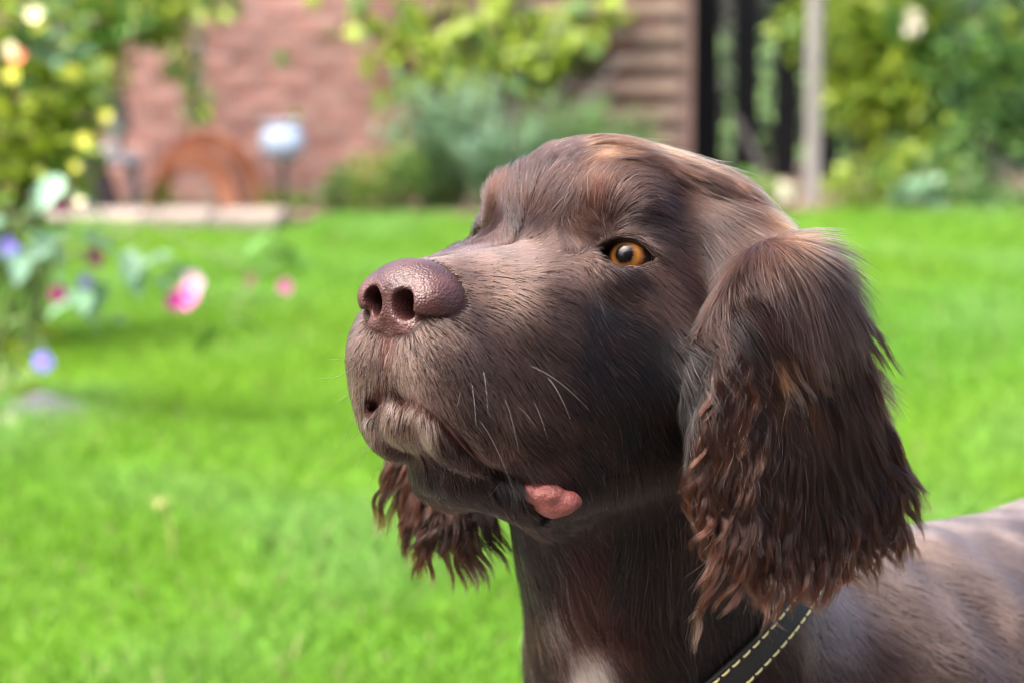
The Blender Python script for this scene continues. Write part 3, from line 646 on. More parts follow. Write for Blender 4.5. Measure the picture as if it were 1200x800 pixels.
# -- nose leather (its own finer field)
NP = []
ell((0, 8.3, -2.7), (2.2, 1.6, 1.45), 0, into=NP)
ell((1.32, 8.55, -3.05), (1.1, 1.35, 1.0), .5, sym=True, into=NP)
ell((0, 9.0, -3.2), (1.1, 1.1, 1.3), .5, into=NP)
ell((.75, 8.75, -4.2), (1.0, .95, .62), .4, sym=True, into=NP)
ell((0, 9.0, -4.5), (.45, .65, .6), .3, into=NP)
cone((.80, 10.4, -3.15), (1.05, 8.4, -2.95), .54, .42, .2, op='-', sym=True, into=NP)
cone((.74, 10.3, -3.45), (.9, 8.6, -3.4), .42, .34, .2, op='-', sym=True, into=NP)
cone((1.0, 10.1, -3.72), (2.6, 8.4, -3.82), .24, .15, .2, op='-', sym=True, into=NP)
cone((0, 10.22, -2.6), (0, 9.75, -4.9), .13, .16, .35, op='-', into=NP)

# -- mouth line: march from the eye point onto the head, then carve the slit along it
def march(px, py, prims, d0=.85):
    o = at_h(px, py, d0); d = at_h(px, py, 1.9)-at_h(px, py, .9); d /= np.linalg.norm(d)
    for _ in range(90):
        f = eval_pts(o[None], prims)[0]
        if f < .005: break
        o = o+d*f*.7
    return o
LIP = np.array([(0, 9.45, -6.85), (.75, 9.2, -7.05), (1.4, 8.65, -7.5), (1.8, 7.85, -8.1), (2.15, 6.85, -8.75), (2.5, 5.6, -9.35), (2.95, 4.3, -9.8), (3.3, 3.0, -10.25), (3.6, 1.8, -10.6)])
LIPPX = [(470, 462), (492, 474), (511, 489), (526, 506), (540, 524), (558, 542), (582, 554), (606, 561), (640, 580), (668, 592)]
LIPN = np.array([LIP[0]]+[march(x, y, PR) for x, y in LIPPX])          # near side; on the far side the line runs down under the lip
LIPO = LIP[:5]*np.array([-1, 1, 1])
for ch, rr_ in ((LIPN, [.22, .26, .30, .32, .32, .30, .28, .25, .22, .22, .2]), (LIPO, [.20, .20, .20, .18, .15])):
    for i in range(len(ch)-1): cone(ch[i], ch[i+1], rr_[i], rr_[i+1], .25, op='-')
cone((0, 9.95, -5.2), LIP[0]+np.array([0, .05, -.1]), .10, .26, .4, op='-')
for a, b, rr_ in (((1010, 660), (1130, 780), 2.2), ((1090, 640), (1200, 730), 1.8)):
    pa, pb = march(*a, PR), march(*b, PR); ga_ = grad_pts(np.array([pa, pb]), PR); cone(pa-ga_[0]*rr_*.82, pb-ga_[1]*rr_*.82, rr_, rr_*.9, 1.5)
# ------------------------------------------------------------------ dog meshes
DOGP = wl(0, 0, 0)  # unused helper value kept in head units
dog_loc = np.array([.30, 1.28, 0.0])
dog = empty('dog', dog_loc, label='chocolate brown spaniel with long curly ears looking up to the left', cat='dog')
def wo(P): return h2w(P)-dog_loc                     # world -> dog space (the Empty is not rotated)
xs = axis([(-60, -9, 1.2), (-9, 14, .2), (14, 60, 1.2)]); ys = axis([(-70, -17, 1.2), (-17, 11.6, .2), (11.6, 14, 1.2)]); zs = axis([(-66, -14, 1.2), (-14, 8, .2), (8, 10, 1)])
BP, BQ = sculpt(PR, xs, ys, zs)
BG = grad_pts(BP, PR); BG /= np.linalg.norm(BG, axis=1)[:, None]
print('sculpt', round(time.time()-T0, 1), len(BP))

skin = new_mat('skin', .6, (.06, .03, .022), .12)
def skin_nodes(m):
    n = m.node_tree.nodes; l = m.node_tree.links; b = n['Principled BSDF']
    a = n.new('ShaderNodeAttribute'); a.attribute_name = 'tint'; l.new(a.outputs['Color'], b.inputs['Base Color'])
    t = n.new('ShaderNodeTexNoise'); t.inputs['Scale'].default_value = 500; bp = n.new('ShaderNodeBump'); bp.inputs['Strength'].default_value = .35; bp.inputs['Distance'].default_value = .0006
    tc = n.new('ShaderNodeTexCoord'); l.new(tc.outputs['Object'], t.inputs['Vector']); l.new(t.outputs['Fac'], bp.inputs['Height']); l.new(bp.outputs[0], b.inputs['Normal'])
skin_nodes(skin)
def seg_dist(P, chain):
    d = np.full(len(P), 1e9)
    for a, b in zip(chain[:-1], chain[1:]):
        ab = b-a; t = np.clip((P-a)@ab/(ab@ab), 0, 1); d = np.minimum(d, np.linalg.norm(P-a-ab*t[:, None], axis=1))
    return d
def mir(P): Q = np.array(P, float); Q[..., 0] = np.abs(Q[..., 0]); return Q
LIPC = np.concatenate([LIPO[3:0:-1], LIPN[:6]])
def pink_w(P):   # bare pinkish skin of the lip margin and of the philtrum
    d = seg_dist(P, LIPC); w1 = np.clip(1.25-d/.46, 0, 1)
    d2 = seg_dist(mir(P), np.array([[0, 9.6, -5.0], [0, 9.7, -6.2]])); return np.maximum(w1, np.clip(1-d2/.85, 0, 1)*.62)
pk = pink_w(BP)[:, None]
tint = np.array([[.018,.009,.0066]])*(1-pk)+np.array([[.075, .026, .020]])*pk
bm_ = mesh_np('body', wo(BP), BQ)
ca = bm_.color_attributes.new('tint', 'FLOAT_COLOR', 'POINT'); ca.data.foreach_set('color', np.concatenate([tint, np.ones((len(tint), 1))], 1).astype(np.float32).ravel())
link('body', bm_, skin, dog, True)

# nose
g_ = lambda a, b: np.arange(a, b, .055).astype(np.float32)
NPT, NQ = sculpt(NP, g_(-3, 3), g_(6, 10.9), g_(-5.7, -.8), 1)
nose_m = noise_mat('nose_leather', [(.024, .0085, .0076), (.040, .0145, .0128), (.060, .024, .0215)], 60, .38, 0, spec=.3)
n = nose_m.node_tree.nodes; l = nose_m.node_tree.links
vz = n.new('ShaderNodeTexVoronoi'); vz.feature = 'F1'; vz.inputs['Scale'].default_value = 950; vz.inputs['Randomness'].default_value = 1
tcn = n.new('ShaderNodeTexCoord'); l.new(tcn.outputs['Object'], vz.inputs['Vector'])
bpn = n.new('ShaderNodeBump'); bpn.invert = True; bpn.inputs['Strength'].default_value = .8; bpn.inputs['Distance'].default_value = .00042
l.new(vz.outputs['Distance'], bpn.inputs['Height']); l.new(bpn.outputs[0], n['Principled BSDF'].inputs['Normal'])
nose = link('nose', mesh_np('nose', wo(NPT), NQ), nose_m, dog, True)

# eyes and lids
def eye_mat():
    m = new_mat('eye_ball', .35, (.02, .012, .008), .08); n = m.node_tree.nodes; l = m.node_tree.links; b = n['Principled BSDF']
    tc = n.new('ShaderNodeTexCoord'); sp = n.new('ShaderNodeSeparateXYZ'); l.new(tc.outputs['Object'], sp.inputs[0])
    r2 = n.new('ShaderNodeVectorMath'); r2.operation = 'LENGTH'; cb = n.new('ShaderNodeCombineXYZ'); l.new(sp.outputs[0], cb.inputs[0]); l.new(sp.outputs[1], cb.inputs[1]); l.new(cb.outputs[0], r2.inputs[0])
    mr = n.new('ShaderNodeMapRange'); mr.inputs[2].default_value = .0122; l.new(r2.outputs['Value'], mr.inputs[0])
    nz = n.new('ShaderNodeTexNoise'); nz.inputs['Scale'].default_value = 1; nm = n.new('ShaderNodeVectorMath'); nm.operation = 'NORMALIZE'; l.new(cb.outputs[0], nm.inputs[0]); n2 = n.new('ShaderNodeVectorMath'); n2.operation = 'SCALE'; n2.inputs['Scale'].default_value = 9; l.new(nm.outputs[0], n2.inputs[0]); n3 = n.new('ShaderNodeVectorMath'); n3.operation = 'MULTIPLY_ADD'; n3.inputs[1].default_value = (260, 260, 260); l.new(tc.outputs['Object'], n3.inputs[0]); l.new(n2.outputs[0], n3.inputs[2]); l.new(n3.outputs[0], nz.inputs['Vector'])
    ad = n.new('ShaderNodeMath'); ad.operation = 'MULTIPLY_ADD'; ad.inputs[1].default_value = .13; l.new(nz.outputs['Fac'], ad.inputs[0]); l.new(mr.outputs[0], ad.inputs[2])
    rp = n.new('ShaderNodeValToRGB'); l.new(ad.outputs[0], rp.inputs[0]); e = rp.color_ramp.elements
    while len(e) < 7: e.new(.5)
    for i, (p, c) in enumerate([(0, (.0006, .0005, .0005)), (.37, (.001, .0008, .0006)), (.43, (.075, .031, .008)), (.56, (.20, .078, .014)), (.68, (.10, .032, .005)), (.76, (.010,.005,.002)), (1, (.02,.012,.009))]):
        e[i].position = p; e[i].color = (*c, 1)
    l.new(rp.outputs[0], b.inputs['Base Color']); b.inputs['Coat Weight'].default_value = .9; b.inputs['Coat Roughness'].default_value = .015; b.inputs['Coat IOR'].default_value = 1.27
    return m
eyem = eye_mat(); lid_up = new_mat('upper_lid', .35, (.008, .004, .003), .5); lid_lo = new_mat('lower_lid', .4, (.040, .018, .015), .5)
for m in (1, -1):
    q = lambda v: np.array([v[0]*m, v[1], v[2]])
    mb = MB(); mb.lathe([(ER*.01*math.sin(t), ER*.01*math.cos(t)) for t in np.linspace(math.pi-.01, .01, 26)], n=36)
    # a slightly proud cornea over the iris
    V = np.array(mb.v); rr = np.linalg.norm(V[:, :2], axis=1); up = V[:, 2] > 0
    V[:, 2] += np.where(up, .0010*np.clip(1-(rr/.0080)**2, 0, 1), 0); mb.v = [tuple(v) for v in V]
    o = mb.build('eye', eyem, dog, True); o.location = tuple(wo(q(EC))); o.rotation_euler = Vector(HM@q(GZ)).to_track_quat('Z', 'Y').to_euler()
    def lid_curve(sgn, off=0.0, rs=1.0):
        out = []
        for a in np.linspace(-1, 1, 25):
            a_ = a*LW
            b_ = (math.sqrt(max(RU*RU-a_*a_, 0))-RU+LU if sgn > 0 else -(math.sqrt(max(RD*RD-a_*a_, 0))-RD+LD))+off
            a2 = a_+LX; c_ = math.sqrt(max((ER*1.06)**2-a2*a2-b_*b_, .02))
            if a2 < -.95: c_ += .0
            out.append(wo(q(EC+EX*a2+EY*b_+GZ*c_)))
        return out
    mb = MB().tube(lid_curve(1, .05), [.0007+.0011*math.sin(math.pi*t)**.6 for t in np.linspace(0, 1, 25)], 8); mb.build('upper_eyelid', lid_up, dog, True)
    mb = MB().tube(lid_curve(-1, -.03), [.0006+.0006*math.sin(math.pi*t)**.6 for t in np.linspace(0, 1, 25)], 8); mb.build('lower_eyelid', lid_lo, dog, True)

# tongue tip showing at the corner of the mouth
TC = march(641, 577, PR); TP = []
tdn = Wd([.15, 0, -1]); tdn /= np.linalg.norm(tdn); tax = Wd([.9, -.1, -.25]); tax /= np.linalg.norm(tax)
def tw(a, b, c): return TC+tax*a+tdn*b+c*np.cross(tax, tdn)*np.sign(np.cross(tax, tdn)[0])
ell(tw(-.28, .12, -.08), (1.12, 1.02, .58), 0, into=TP); ell(tw(.12, .55, -.1), (.85, .72, .52), .4, into=TP)
ell(tw(.84, .16, -.14), (.60, .74, .47), .16, into=TP); ell(tw(-.9, -.35, -.1), (.55, .5, .45), .5, into=TP)
ga = lambda c: np.arange(c-2, c+2, .07).astype(np.float32)
TPT, TQ = sculpt(TP, ga(TC[0]), ga(TC[1]), ga(TC[2]), 1)
tong_m = noise_mat('tongue_skin', [(.16, .043, .034), (.22, .064, .050), (.27, .09, .070)], 150, .36, .5, 700, spec=.5)
tong_m.node_tree.nodes['Principled BSDF'].inputs['Subsurface Weight'].default_value = .3; tong_m.node_tree.nodes['Principled BSDF'].inputs['Subsurface Radius'].default_value = (.004, .0015, .001)
dv = np.array([pnoise(Vector(p*2.3)) for p in TPT]); TPT = TPT+(TPT-TC)/np.linalg.norm(TPT-TC, axis=1)[:, None]*(dv[:, None]*.07)
link('tongue', mesh_np('tongue', wo(TPT), TQ), tong_m, dog, True)
# hairless lip margin
lip_m = noise_mat('lip_skin', [(.036, .012, .010), (.060, .020, .017), (.085, .031, .025)], 260, .42, .4, 900, spec=.4)
pts = [p+np.array([0, -.14, .08]) for p in LIPN[:7]]; fine = []
for i in range(len(pts)-1):
    p0, p1, p2, p3 = pts[max(i-1, 0)], pts[i], pts[i+1], pts[min(i+2, len(pts)-1)]
    for u in (0, .2, .4, .6, .8): fine.append(.5*(2*p1+(p2-p0)*u+(2*p0-5*p1+4*p2-p3)*u*u+(3*p1-p0-3*p2+p3)*u**3))
fine.append(pts[-1]); MB().tube([Vector(wo(p)) for p in fine], [.0002+.0007*math.sin(math.pi*i/(len(fine)-1))**.7 for i in range(len(fine))], 8).build('lip', lip_m, dog, True)
# ------------------------------------------------------------------ fur
def hair_mat(name, rough=.32, radial=.45, coat=0.0):
    m = bpy.data.materials.new(name); m.use_nodes = True; n = m.node_tree.nodes; l = m.node_tree.links
    n.remove(n['Principled BSDF'])
    h = n.new('ShaderNodeBsdfHairPrincipled'); h.parametrization = 'COLOR'
    a = n.new('ShaderNodeAttribute'); a.attribute_name = 'hair_color'; l.new(a.outputs['Color'], h.inputs['Color'])
    h.inputs['Roughness'].default_value = rough; h.inputs['Radial Roughness'].default_value = radial; h.inputs['IOR'].default_value = 1.37
    if 'Coat' in h.inputs: h.inputs['Coat'].default_value = coat
    h.inputs['Random Roughness'].default_value = .2
    l.new(h.outputs[0], n['Material Output'].inputs[0]); return m
fur_m = hair_mat('dog_hair')
def make_curves(name, P, rad, colr, mat, parent, off):
    N, K, _ = P.shape
    hc = bpy.data.hair_curves.new(name); hc.add_curves([K]*N)
    hc.attributes['position'].data.foreach_set('vector', (P-off).astype(np.float32).ravel())
    ra = hc.attributes.get('radius') or hc.attributes.new('radius', 'FLOAT', 'POINT'); ra.data.foreach_set('value', rad.astype(np.float32).ravel())
    ca = hc.attributes.new('hair_color', 'FLOAT_COLOR', 'POINT'); ca.data.foreach_set('color', np.concatenate([colr, np.ones((N, K, 1))], 2).astype(np.float32).ravel())
    hc.materials.append(mat)
    o = bpy.data.objects.new(name, hc); COL.objects.link(o)
    if parent is not None: o.parent = parent
    return o
def sample_mesh(P, Q, G, n, wfn):
    T = np.concatenate([Q[:, [0, 1, 2]], Q[:, [0, 2, 3]]])
    a, b, c = P[T[:, 0]], P[T[:, 1]], P[T[:, 2]]
    ar = np.linalg.norm(np.cross(b-a, c-a), axis=1)*.5*wfn((a+b+c)/3, G[T[:, 0]])
    t = RNG.choice(len(T), n, p=ar/ar.sum())
    u, v = RNG.random(n), RNG.random(n); s = u+v > 1; u[s] = 1-u[s]; v[s] = 1-v[s]
    p = a[t]+(b-a)[t]*u[:, None]+(c-a)[t]*v[:, None]
    g = G[T[t, 0]]*(1-u-v)[:, None]+G[T[t, 1]]*u[:, None]+G[T[t, 2]]*v[:, None]
    return p, g/np.linalg.norm(g, axis=1)[:, None]
def to_px(Pl):                                       # local cm -> photo pixel (only used to look up the hand-drawn flow chart)
    v = h2w(Pl)-CAMP; d = v@FWD
    return np.stack([600+FPX*v[:, 0]/d, 400-FPX*(v@UPV)/d], 1)
DK_SHADE, MD, BR, LT, TN, RD_, WH, GY, FH, BC = (.0046, .0019, .0012), (.0105, .0044, .0029), (.0195, .0082, .0052), (.078, .042, .030), (.52, .26, .105), (.017, .0055, .0029), (.42, .34, .27), (.054, .031, .0235), (.0095, .0037, .0024), (.066, .043, .034)
#  px, py, flow x, flow y, length mm, lift, colour; the darkest brown has cheek, jaw and throat shade painted in
FLOW = [
 (500, 296, 1, -.05, 5, .35, LT), (540, 290, 1, -.1, 6, .35, LT), (585, 285, 1, -.2, 7, .3, GY), (560, 305, 1, .1, 6, .3, LT), (600, 300, 1, -.05, 7, .3, GY),
 (620, 270, .6, -.7, 9, .3, FH), (600, 240, .1, -1, 10, .35, FH), (640, 240, .3, -1, 11, .3, MD), (650, 200, .4, -1, 12, .3, FH), (610, 190, .0, -1, 12, .4, FH),
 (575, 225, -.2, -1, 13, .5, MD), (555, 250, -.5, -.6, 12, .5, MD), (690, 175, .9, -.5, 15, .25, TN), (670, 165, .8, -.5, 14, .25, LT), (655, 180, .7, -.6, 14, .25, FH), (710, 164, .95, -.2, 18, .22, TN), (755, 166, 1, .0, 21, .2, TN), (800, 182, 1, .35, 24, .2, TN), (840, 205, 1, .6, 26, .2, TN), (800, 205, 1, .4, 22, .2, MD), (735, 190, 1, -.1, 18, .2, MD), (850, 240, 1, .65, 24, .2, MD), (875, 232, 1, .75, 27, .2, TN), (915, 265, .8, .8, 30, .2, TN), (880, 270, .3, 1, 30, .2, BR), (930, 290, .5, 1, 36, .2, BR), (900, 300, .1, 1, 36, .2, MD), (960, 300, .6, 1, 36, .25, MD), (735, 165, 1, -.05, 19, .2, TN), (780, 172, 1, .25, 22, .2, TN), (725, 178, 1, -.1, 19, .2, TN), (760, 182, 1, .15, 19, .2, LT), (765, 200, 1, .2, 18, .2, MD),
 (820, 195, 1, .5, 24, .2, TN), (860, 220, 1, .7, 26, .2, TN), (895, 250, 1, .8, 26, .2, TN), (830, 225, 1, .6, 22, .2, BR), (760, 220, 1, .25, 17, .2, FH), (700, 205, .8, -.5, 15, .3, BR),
 (700, 240, .35, -.75, 15, .5, RD_), (725, 245, .6, -.6, 13, .45, MD), (670, 245, .3, -.9, 12, .4, MD), (740, 262, .95, .1, 8, .3, MD), (690, 270, -.5, -.4, 6, .3, BR), (665, 285, -.3, -.6, 6, .3, FH),
 (785, 265, .95, .4, 14, .22, MD), (838, 256, .9, .75, 20, .25, MD), (852, 278, .7, .9, 22, .25, MD), (818, 250, .95, .6, 18, .25, MD), (838, 295, .75, .9, 18, .25, MD), (790, 300, .9, .65, 13, .22, BR), (830, 270, .95, .7, 18, .22, MD), (820, 320, .75, .85, 16, .25, MD), (850, 350, .5, .9, 18, .3, MD), (770, 330, .85, .6, 11, .22, BR),
 (720, 326, .8, .6, 8, .22, MD), (690, 318, .6, .7, 6, .25, BR), (660, 320, .7, .6, 8, .22, GY), (620, 320, .9, .3, 7, .25, GY), (700, 370, .75, .65, 10, .2, DK_SHADE), (650, 370, .75, .6, 9, .22, (.033, .0185, .0138)),
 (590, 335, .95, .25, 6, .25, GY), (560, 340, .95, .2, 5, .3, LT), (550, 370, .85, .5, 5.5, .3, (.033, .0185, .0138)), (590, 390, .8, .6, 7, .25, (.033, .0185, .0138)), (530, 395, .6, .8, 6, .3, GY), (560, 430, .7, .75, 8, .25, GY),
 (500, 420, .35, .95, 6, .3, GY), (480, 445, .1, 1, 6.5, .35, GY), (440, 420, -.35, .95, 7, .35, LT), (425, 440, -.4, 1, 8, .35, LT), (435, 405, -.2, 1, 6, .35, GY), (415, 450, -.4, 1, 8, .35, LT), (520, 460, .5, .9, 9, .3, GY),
 (620, 430, .72, .7, 9, .22, (.033, .0185, .0138)), (600, 480, .7, .75, 9, .25, GY), (560, 500, .6, .85, 9, .25, (.033, .0185, .0138)), (700, 430, .7, .75, 11, .2, DK_SHADE), (760, 400, .75, .7, 12, .2, DK_SHADE), (800, 440, .6, .85, 15, .2, DK_SHADE), (680, 500, .65, .75, 10, .22, MD),
 (640, 530, .7, .7, 8, .25, BR), (590, 540, .5, .8, 6, .3, GY), (740, 500, .5, .9, 13, .22, DK_SHADE), (700, 560, .4, .9, 13, .25, DK_SHADE), (640, 605, .3, 1, 10, .25, DK_SHADE),
 (490, 508, .1, 1, 9, .3, (.20, .155, .125)), (470, 500, .0, 1, 9, .3, (.10, .075, .06)), (520, 530, .2, 1, 9, .3, MD), (470, 490, 0, 1, 8, .3, BR), (440, 500, -.2, 1, 7, .3, DK_SHADE), (430, 480, -.2, 1, 7, .3, DK_SHADE), (475, 525, .0, 1, 8, .3, DK_SHADE), (500, 555, .2, 1, 9, .3, DK_SHADE), (540, 575, .4, .9, 10, .3, DK_SHADE), (590, 575, .4, .9, 10, .3, DK_SHADE),
 (620, 650, .0, 1, 22, .25, DK_SHADE), (600, 640, -.1, 1, 20, .25, DK_SHADE), (680, 660, .2, 1, 34, .25, RD_), (720, 680, .15, 1, 36, .25, RD_), (750, 640, .1, 1, 34, .25, DK_SHADE), (640, 720, .05, 1, 24, .3, MD), (620, 760, -.1, 1, 20, .3, DK_SHADE),
 (642, 725, .2, 1, 24, .35, MD), (690, 785, .0, 1, 24, .3, MD), (668, 790, .0, 1, 24, .3, MD), (655, 770, .1, 1, 24, .3, MD), (720, 770, .2, 1, 26, .25, DK_SHADE), (780, 740, .3, 1, 28, .25, DK_SHADE), (850, 700, .4, 1, 20, .25, DK_SHADE),
 (900, 780, .4, .9, 16, .22, MD), (960, 740, .6, .8, 13, .2, BC), (1000, 700, .7, .7, 12, .18, BC), (1060, 660, .8, .5, 12, .18, BC), (1100, 640, .9, .3, 12, .18, BC), (1180, 610, .95, -.1, 12, .18, BC), (1100, 750, .75, .65, 13, .18, BC), (1180, 700, .85, .45, 12, .18, BC), (1020, 790, .6, .8, 14, .2, BR), (1150, 790, .8, .6, 13, .18, BC),
]
FLW = np.array([f[:6] for f in FLOW], float); FLC = np.array([f[6] for f in FLOW])
FLd = FLW[:, 2:4]/np.linalg.norm(FLW[:, 2:4], axis=1)[:, None]
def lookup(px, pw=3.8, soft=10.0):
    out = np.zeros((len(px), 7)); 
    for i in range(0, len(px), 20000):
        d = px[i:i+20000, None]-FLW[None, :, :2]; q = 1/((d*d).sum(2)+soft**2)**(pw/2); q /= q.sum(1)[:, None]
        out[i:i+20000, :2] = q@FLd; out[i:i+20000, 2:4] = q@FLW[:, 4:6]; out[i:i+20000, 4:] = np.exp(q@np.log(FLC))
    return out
RIGHT = np.array([1, 0, 0])@HM; DOWN = -UPV@HM; CAML = w2h(CAMP)
def vnoise(P, s, k=3):                               # cheap smooth noise from sines
    r = np.random.default_rng(k); out = np.zeros(len(P))
    for i in range(6):
        v = r.normal(size=3); v /= np.linalg.norm(v); out += np.sin((P@v)*s*(.7+.6*r.random())+r.random()*6.28)
    return out/2.4
def grow_coat(n, K, name, wfn, lenmul=1.0, rad=.000085, clump=.0, cell=.5, push=True):
    P, G = sample_mesh(BP, BQ, BG, n, wfn)
    M = mir(P); sg = np.where(P[:, 0] < -.05, -1.0, 1.0); neck = (P[:, 2] < -11) | (P[:, 1] < -9)   # the head is looked up mirrored, the trunk as it stands
    top = (P[:, 0] > -2.4) & (P[:, 2] > 2.0) & (P[:, 1] < 0); neck |= top; M[neck] = P[neck]; sg[neck] = 1
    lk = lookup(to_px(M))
    F = lk[:, :1]*RIGHT+lk[:, 1:2]*DOWN
    GM = G.copy(); GM[:, 0] *= sg
    # keep the drawn flow where the surface turns edge-on
    T = F-GM*(F*GM).sum(1)[:, None]; T /= np.maximum(np.linalg.norm(T, axis=1), .05)[:, None]; T[:, 0] *= sg
    jit = RNG.normal(size=(n, 3))*.13; T = T+jit; T -= G*(T*G).sum(1)[:, None]; T /= np.linalg.norm(T, axis=1)[:, None]
    wv = vnoise(P, 1.9)[:, None]*.22; B = np.cross(G, T); T = T+B*wv; T /= np.linalg.norm(T, axis=1)[:, None]
    L = lk[:, 2]*.1*lenmul*RNG.uniform(.6, 1.15, n); lift = lk[:, 3]*RNG.uniform(.5, 1.5, n)
    S_ = np.zeros((n, K, 3)); S_[:, 0] = P-G*.03
    grav = Wd([0, 0, -1])
    for k in range(1, K):
        t = k/(K-1); d = T+G*(lift*(1.25-1.3*t))[:, None]+grav*(.14*t*np.clip(L/1.5, 0, 1.6))[:, None]
        d /= np.linalg.norm(d, axis=1)[:, None]
        X = S_[:, k-1]+d*(L/(K-1))[:, None]
        if push:
            f = eval_pts(X, PR); need = np.clip(.05+.10*t-f, 0, .6); X = X+G*need[:, None]
        S_[:, k] = X
    if clump:
        ids = np.floor(P/cell+vnoise(P, 3.0)[:, None]*.4).astype(int); _, inv = np.unique(ids, axis=0, return_inverse=True); inv = inv.ravel()
        cnt = np.bincount(inv); tipm = np.stack([np.bincount(inv, S_[:, -1, j])/cnt for j in range(3)], 1)
        w = (np.linspace(0, 1, K)**1.5)[None, :, None]*clump*RNG.uniform(.5, 1.1, (n, 1, 1))
        ctr = np.stack([np.stack([np.bincount(inv, S_[:, k, j])/cnt for j in range(3)], 1) for k in range(K)], 1)
        S_ = S_+(ctr[inv]-S_)*w
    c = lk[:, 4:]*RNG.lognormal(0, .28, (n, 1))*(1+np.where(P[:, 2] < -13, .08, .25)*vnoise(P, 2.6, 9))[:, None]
    pq = to_px(P); ww = np.clip(.7*np.exp(-((pq[:, 0]-640)/9)**2-((pq[:, 1]-700)/20)**2)+2.6*np.exp(-((pq[:, 0]-684)/20)**2-((pq[:, 1]-768)/32)**2), 0, 1)*(P[:, 2] < -11)
    ww = (ww > RNG.random(n))[:, None]; c = c*(1-ww)+ww*np.array([.58, .49, .40])*RNG.uniform(.6, 1.2, (n, 1))
    pale = RNG.random(n) < np.clip(.03+.34*(np.exp(-((to_px(M)-np.array([482, 470]))**2).sum(1)/55**2)), 0, 1)
    c[pale] = np.array([.22, .155, .115])*RNG.uniform(.6, 1.2, (pale.sum(), 1))
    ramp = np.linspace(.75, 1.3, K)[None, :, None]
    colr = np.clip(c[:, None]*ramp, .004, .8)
    rr = rad*RNG.uniform(.7, 1.25, (n, 1))*np.array([1, 1, .95, .8, .6, .25, .2])[np.linspace(0, 5, K).round().astype(int)][None]
    return make_curves(name, h2w(S_.reshape(-1, 3)).reshape(n, K, 3), rr, colr, fur_m, dog, dog_loc)
EYES_L = [EC+GZ*ER, (EC+GZ*ER)*np.array([-1, 1, 1])]
def ear_d(P): return np.minimum.reduce([eval_pts(P, [PR[i]]) for i in EAR_I])
def keep_w(C, G):
    view = CAML-C; view /= np.linalg.norm(view, axis=1)[:, None]
    fv = (G*view).sum(1)
    w = np.where(fv > -.25, 1.0, .12)
    px = to_px(C); inf = (px[:, 0] > -60) & (px[:, 0] < 1290) & (px[:, 1] < 890); w = np.where(inf, w, .05)
    M = mir(C)
    w *= np.clip((eval_pts(C, NP)+.04)/.08, 0, 1)                               # none under the nose
    e = C-EC; 
    de = np.stack([lid(M[:, 0], M[:, 1], M[:, 2])], 1)[:, 0]; near = np.linalg.norm(M-(EC+GZ*ER), axis=1) < 2.4
    w *= np.where(near, np.clip((de-.07)/.10, 0, 1), 1)
    w *= np.clip(1-1.3*pink_w(C), .0, 1)
    w *= np.clip(eval_pts(C, TP)/.2, 0, 1)
    w *= np.where(px[:, 1] < 330, 1, np.clip(ear_d(C)/.3, .25, 1))
    # head hair is finer and denser than the trunk's
    return w*np.where(C[:, 2] < -14, .45, 1.0)

# ------------------------------------------------------------------ ear feathering: wavy locks
#  px, py, flow x, flow y, length mm, wave mm, tip colour
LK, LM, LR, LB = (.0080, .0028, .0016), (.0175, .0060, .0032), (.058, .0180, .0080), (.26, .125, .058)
EARCH = [
 (868, 285, -.22, 1, 52, .6, LM), (890, 280, -.05, 1, 66, .5, LM), (915, 285, .10, 1, 72, .4, LM), (945, 290, .38, 1, 66, .4, LM), (972, 310, .46, 1, 60, .5, LM), (995, 345, .42, 1, 52, .6, LM),
 (855, 320, -.36, 1, 40, 1.0, LM), (848, 365, -.30, 1, 30, 1.6, LR), (880, 350, -.12, 1, 46, .8, LM), (905, 330, .06, 1, 64, .5, LM), (935, 345, .18, 1, 66, .5, LM), (965, 375, .34, 1, 60, .5, LM), (1000, 400, .52, 1, 54, .6, LM),
 (886, 380, .30, 1, 34, 1.0, LB), (902, 395, .36, 1, 32, 1.0, LB), (872, 405, -.02, 1, 28, 1.8, LR), (900, 450, .12, 1, 38, 1.4, LM),
 (840, 450, -.36, 1, 34, 2.4, LR), (822, 500, -.30, 1, 38, 3.2, LR), (860, 480, .02, 1, 36, 2.6, LR), (930, 440, .12, 1, 60, .6, LK), (960, 450, .18, 1, 60, .6, LK), (1000, 470, .45, 1, 54, 1.0, LM), (1030, 500, .50, 1, 48, 1.4, LM),
 (812, 550, -.18, 1, 38, 4.2, LR), (805, 600, -.02, 1, 40, 4.4, LR), (845, 570, .10, 1, 42, 3.6, LR), (845, 630, .12, 1, 46, 3.4, LR), (885, 560, .20, 1, 42, 2.4, LM), (930, 540, .25, 1, 44, 1.4, LK), (975, 550, .30, 1, 46, 1.2, LK), (1020, 550, .46, 1, 42, 2.2, LM), (1050, 545, .48, 1, 38, 2.2, LM),
 (880, 640, .20, 1, 34, 3.4, LR), (850, 660, .12, 1, 38, 3.8, LR), (930, 620, .48, 1, 28, 3.2, LR), (965, 600, .6, 1, 28, 2.8, LR), (1005, 590, .6, 1, 30, 2.4, LR), (1040, 575, .5, 1, 30, 2.0, LR),
]
ECX = [(490, 470, .0, 1, 28, 2.6, LR), (480, 560, .05, 1, 28, 2.8, LR), (520, 600, .15, 1, 26, 2.4, LM), (560, 560, .2, 1, 30, 2, LK), (570, 610, .12, 1, 26, 2, LK), (500, 620, .05, 1, 28, 2.4, LR)]
PRS = [p for i, p in enumerate(PR) if not (EARS[0] <= i <= max(EAR_I))]   # the head with a smooth swelling in place of the ear flap, to comb the long hair over
cone(at_h(846, 274, 1.042), at_h(905, 356, 1.012), 1.6, 1.45, 3.0, into=PRS); cone(at_h(905, 356, 1.012), at_h(922, 560, 1.008), 1.6, 1.5, 2.0, into=PRS)
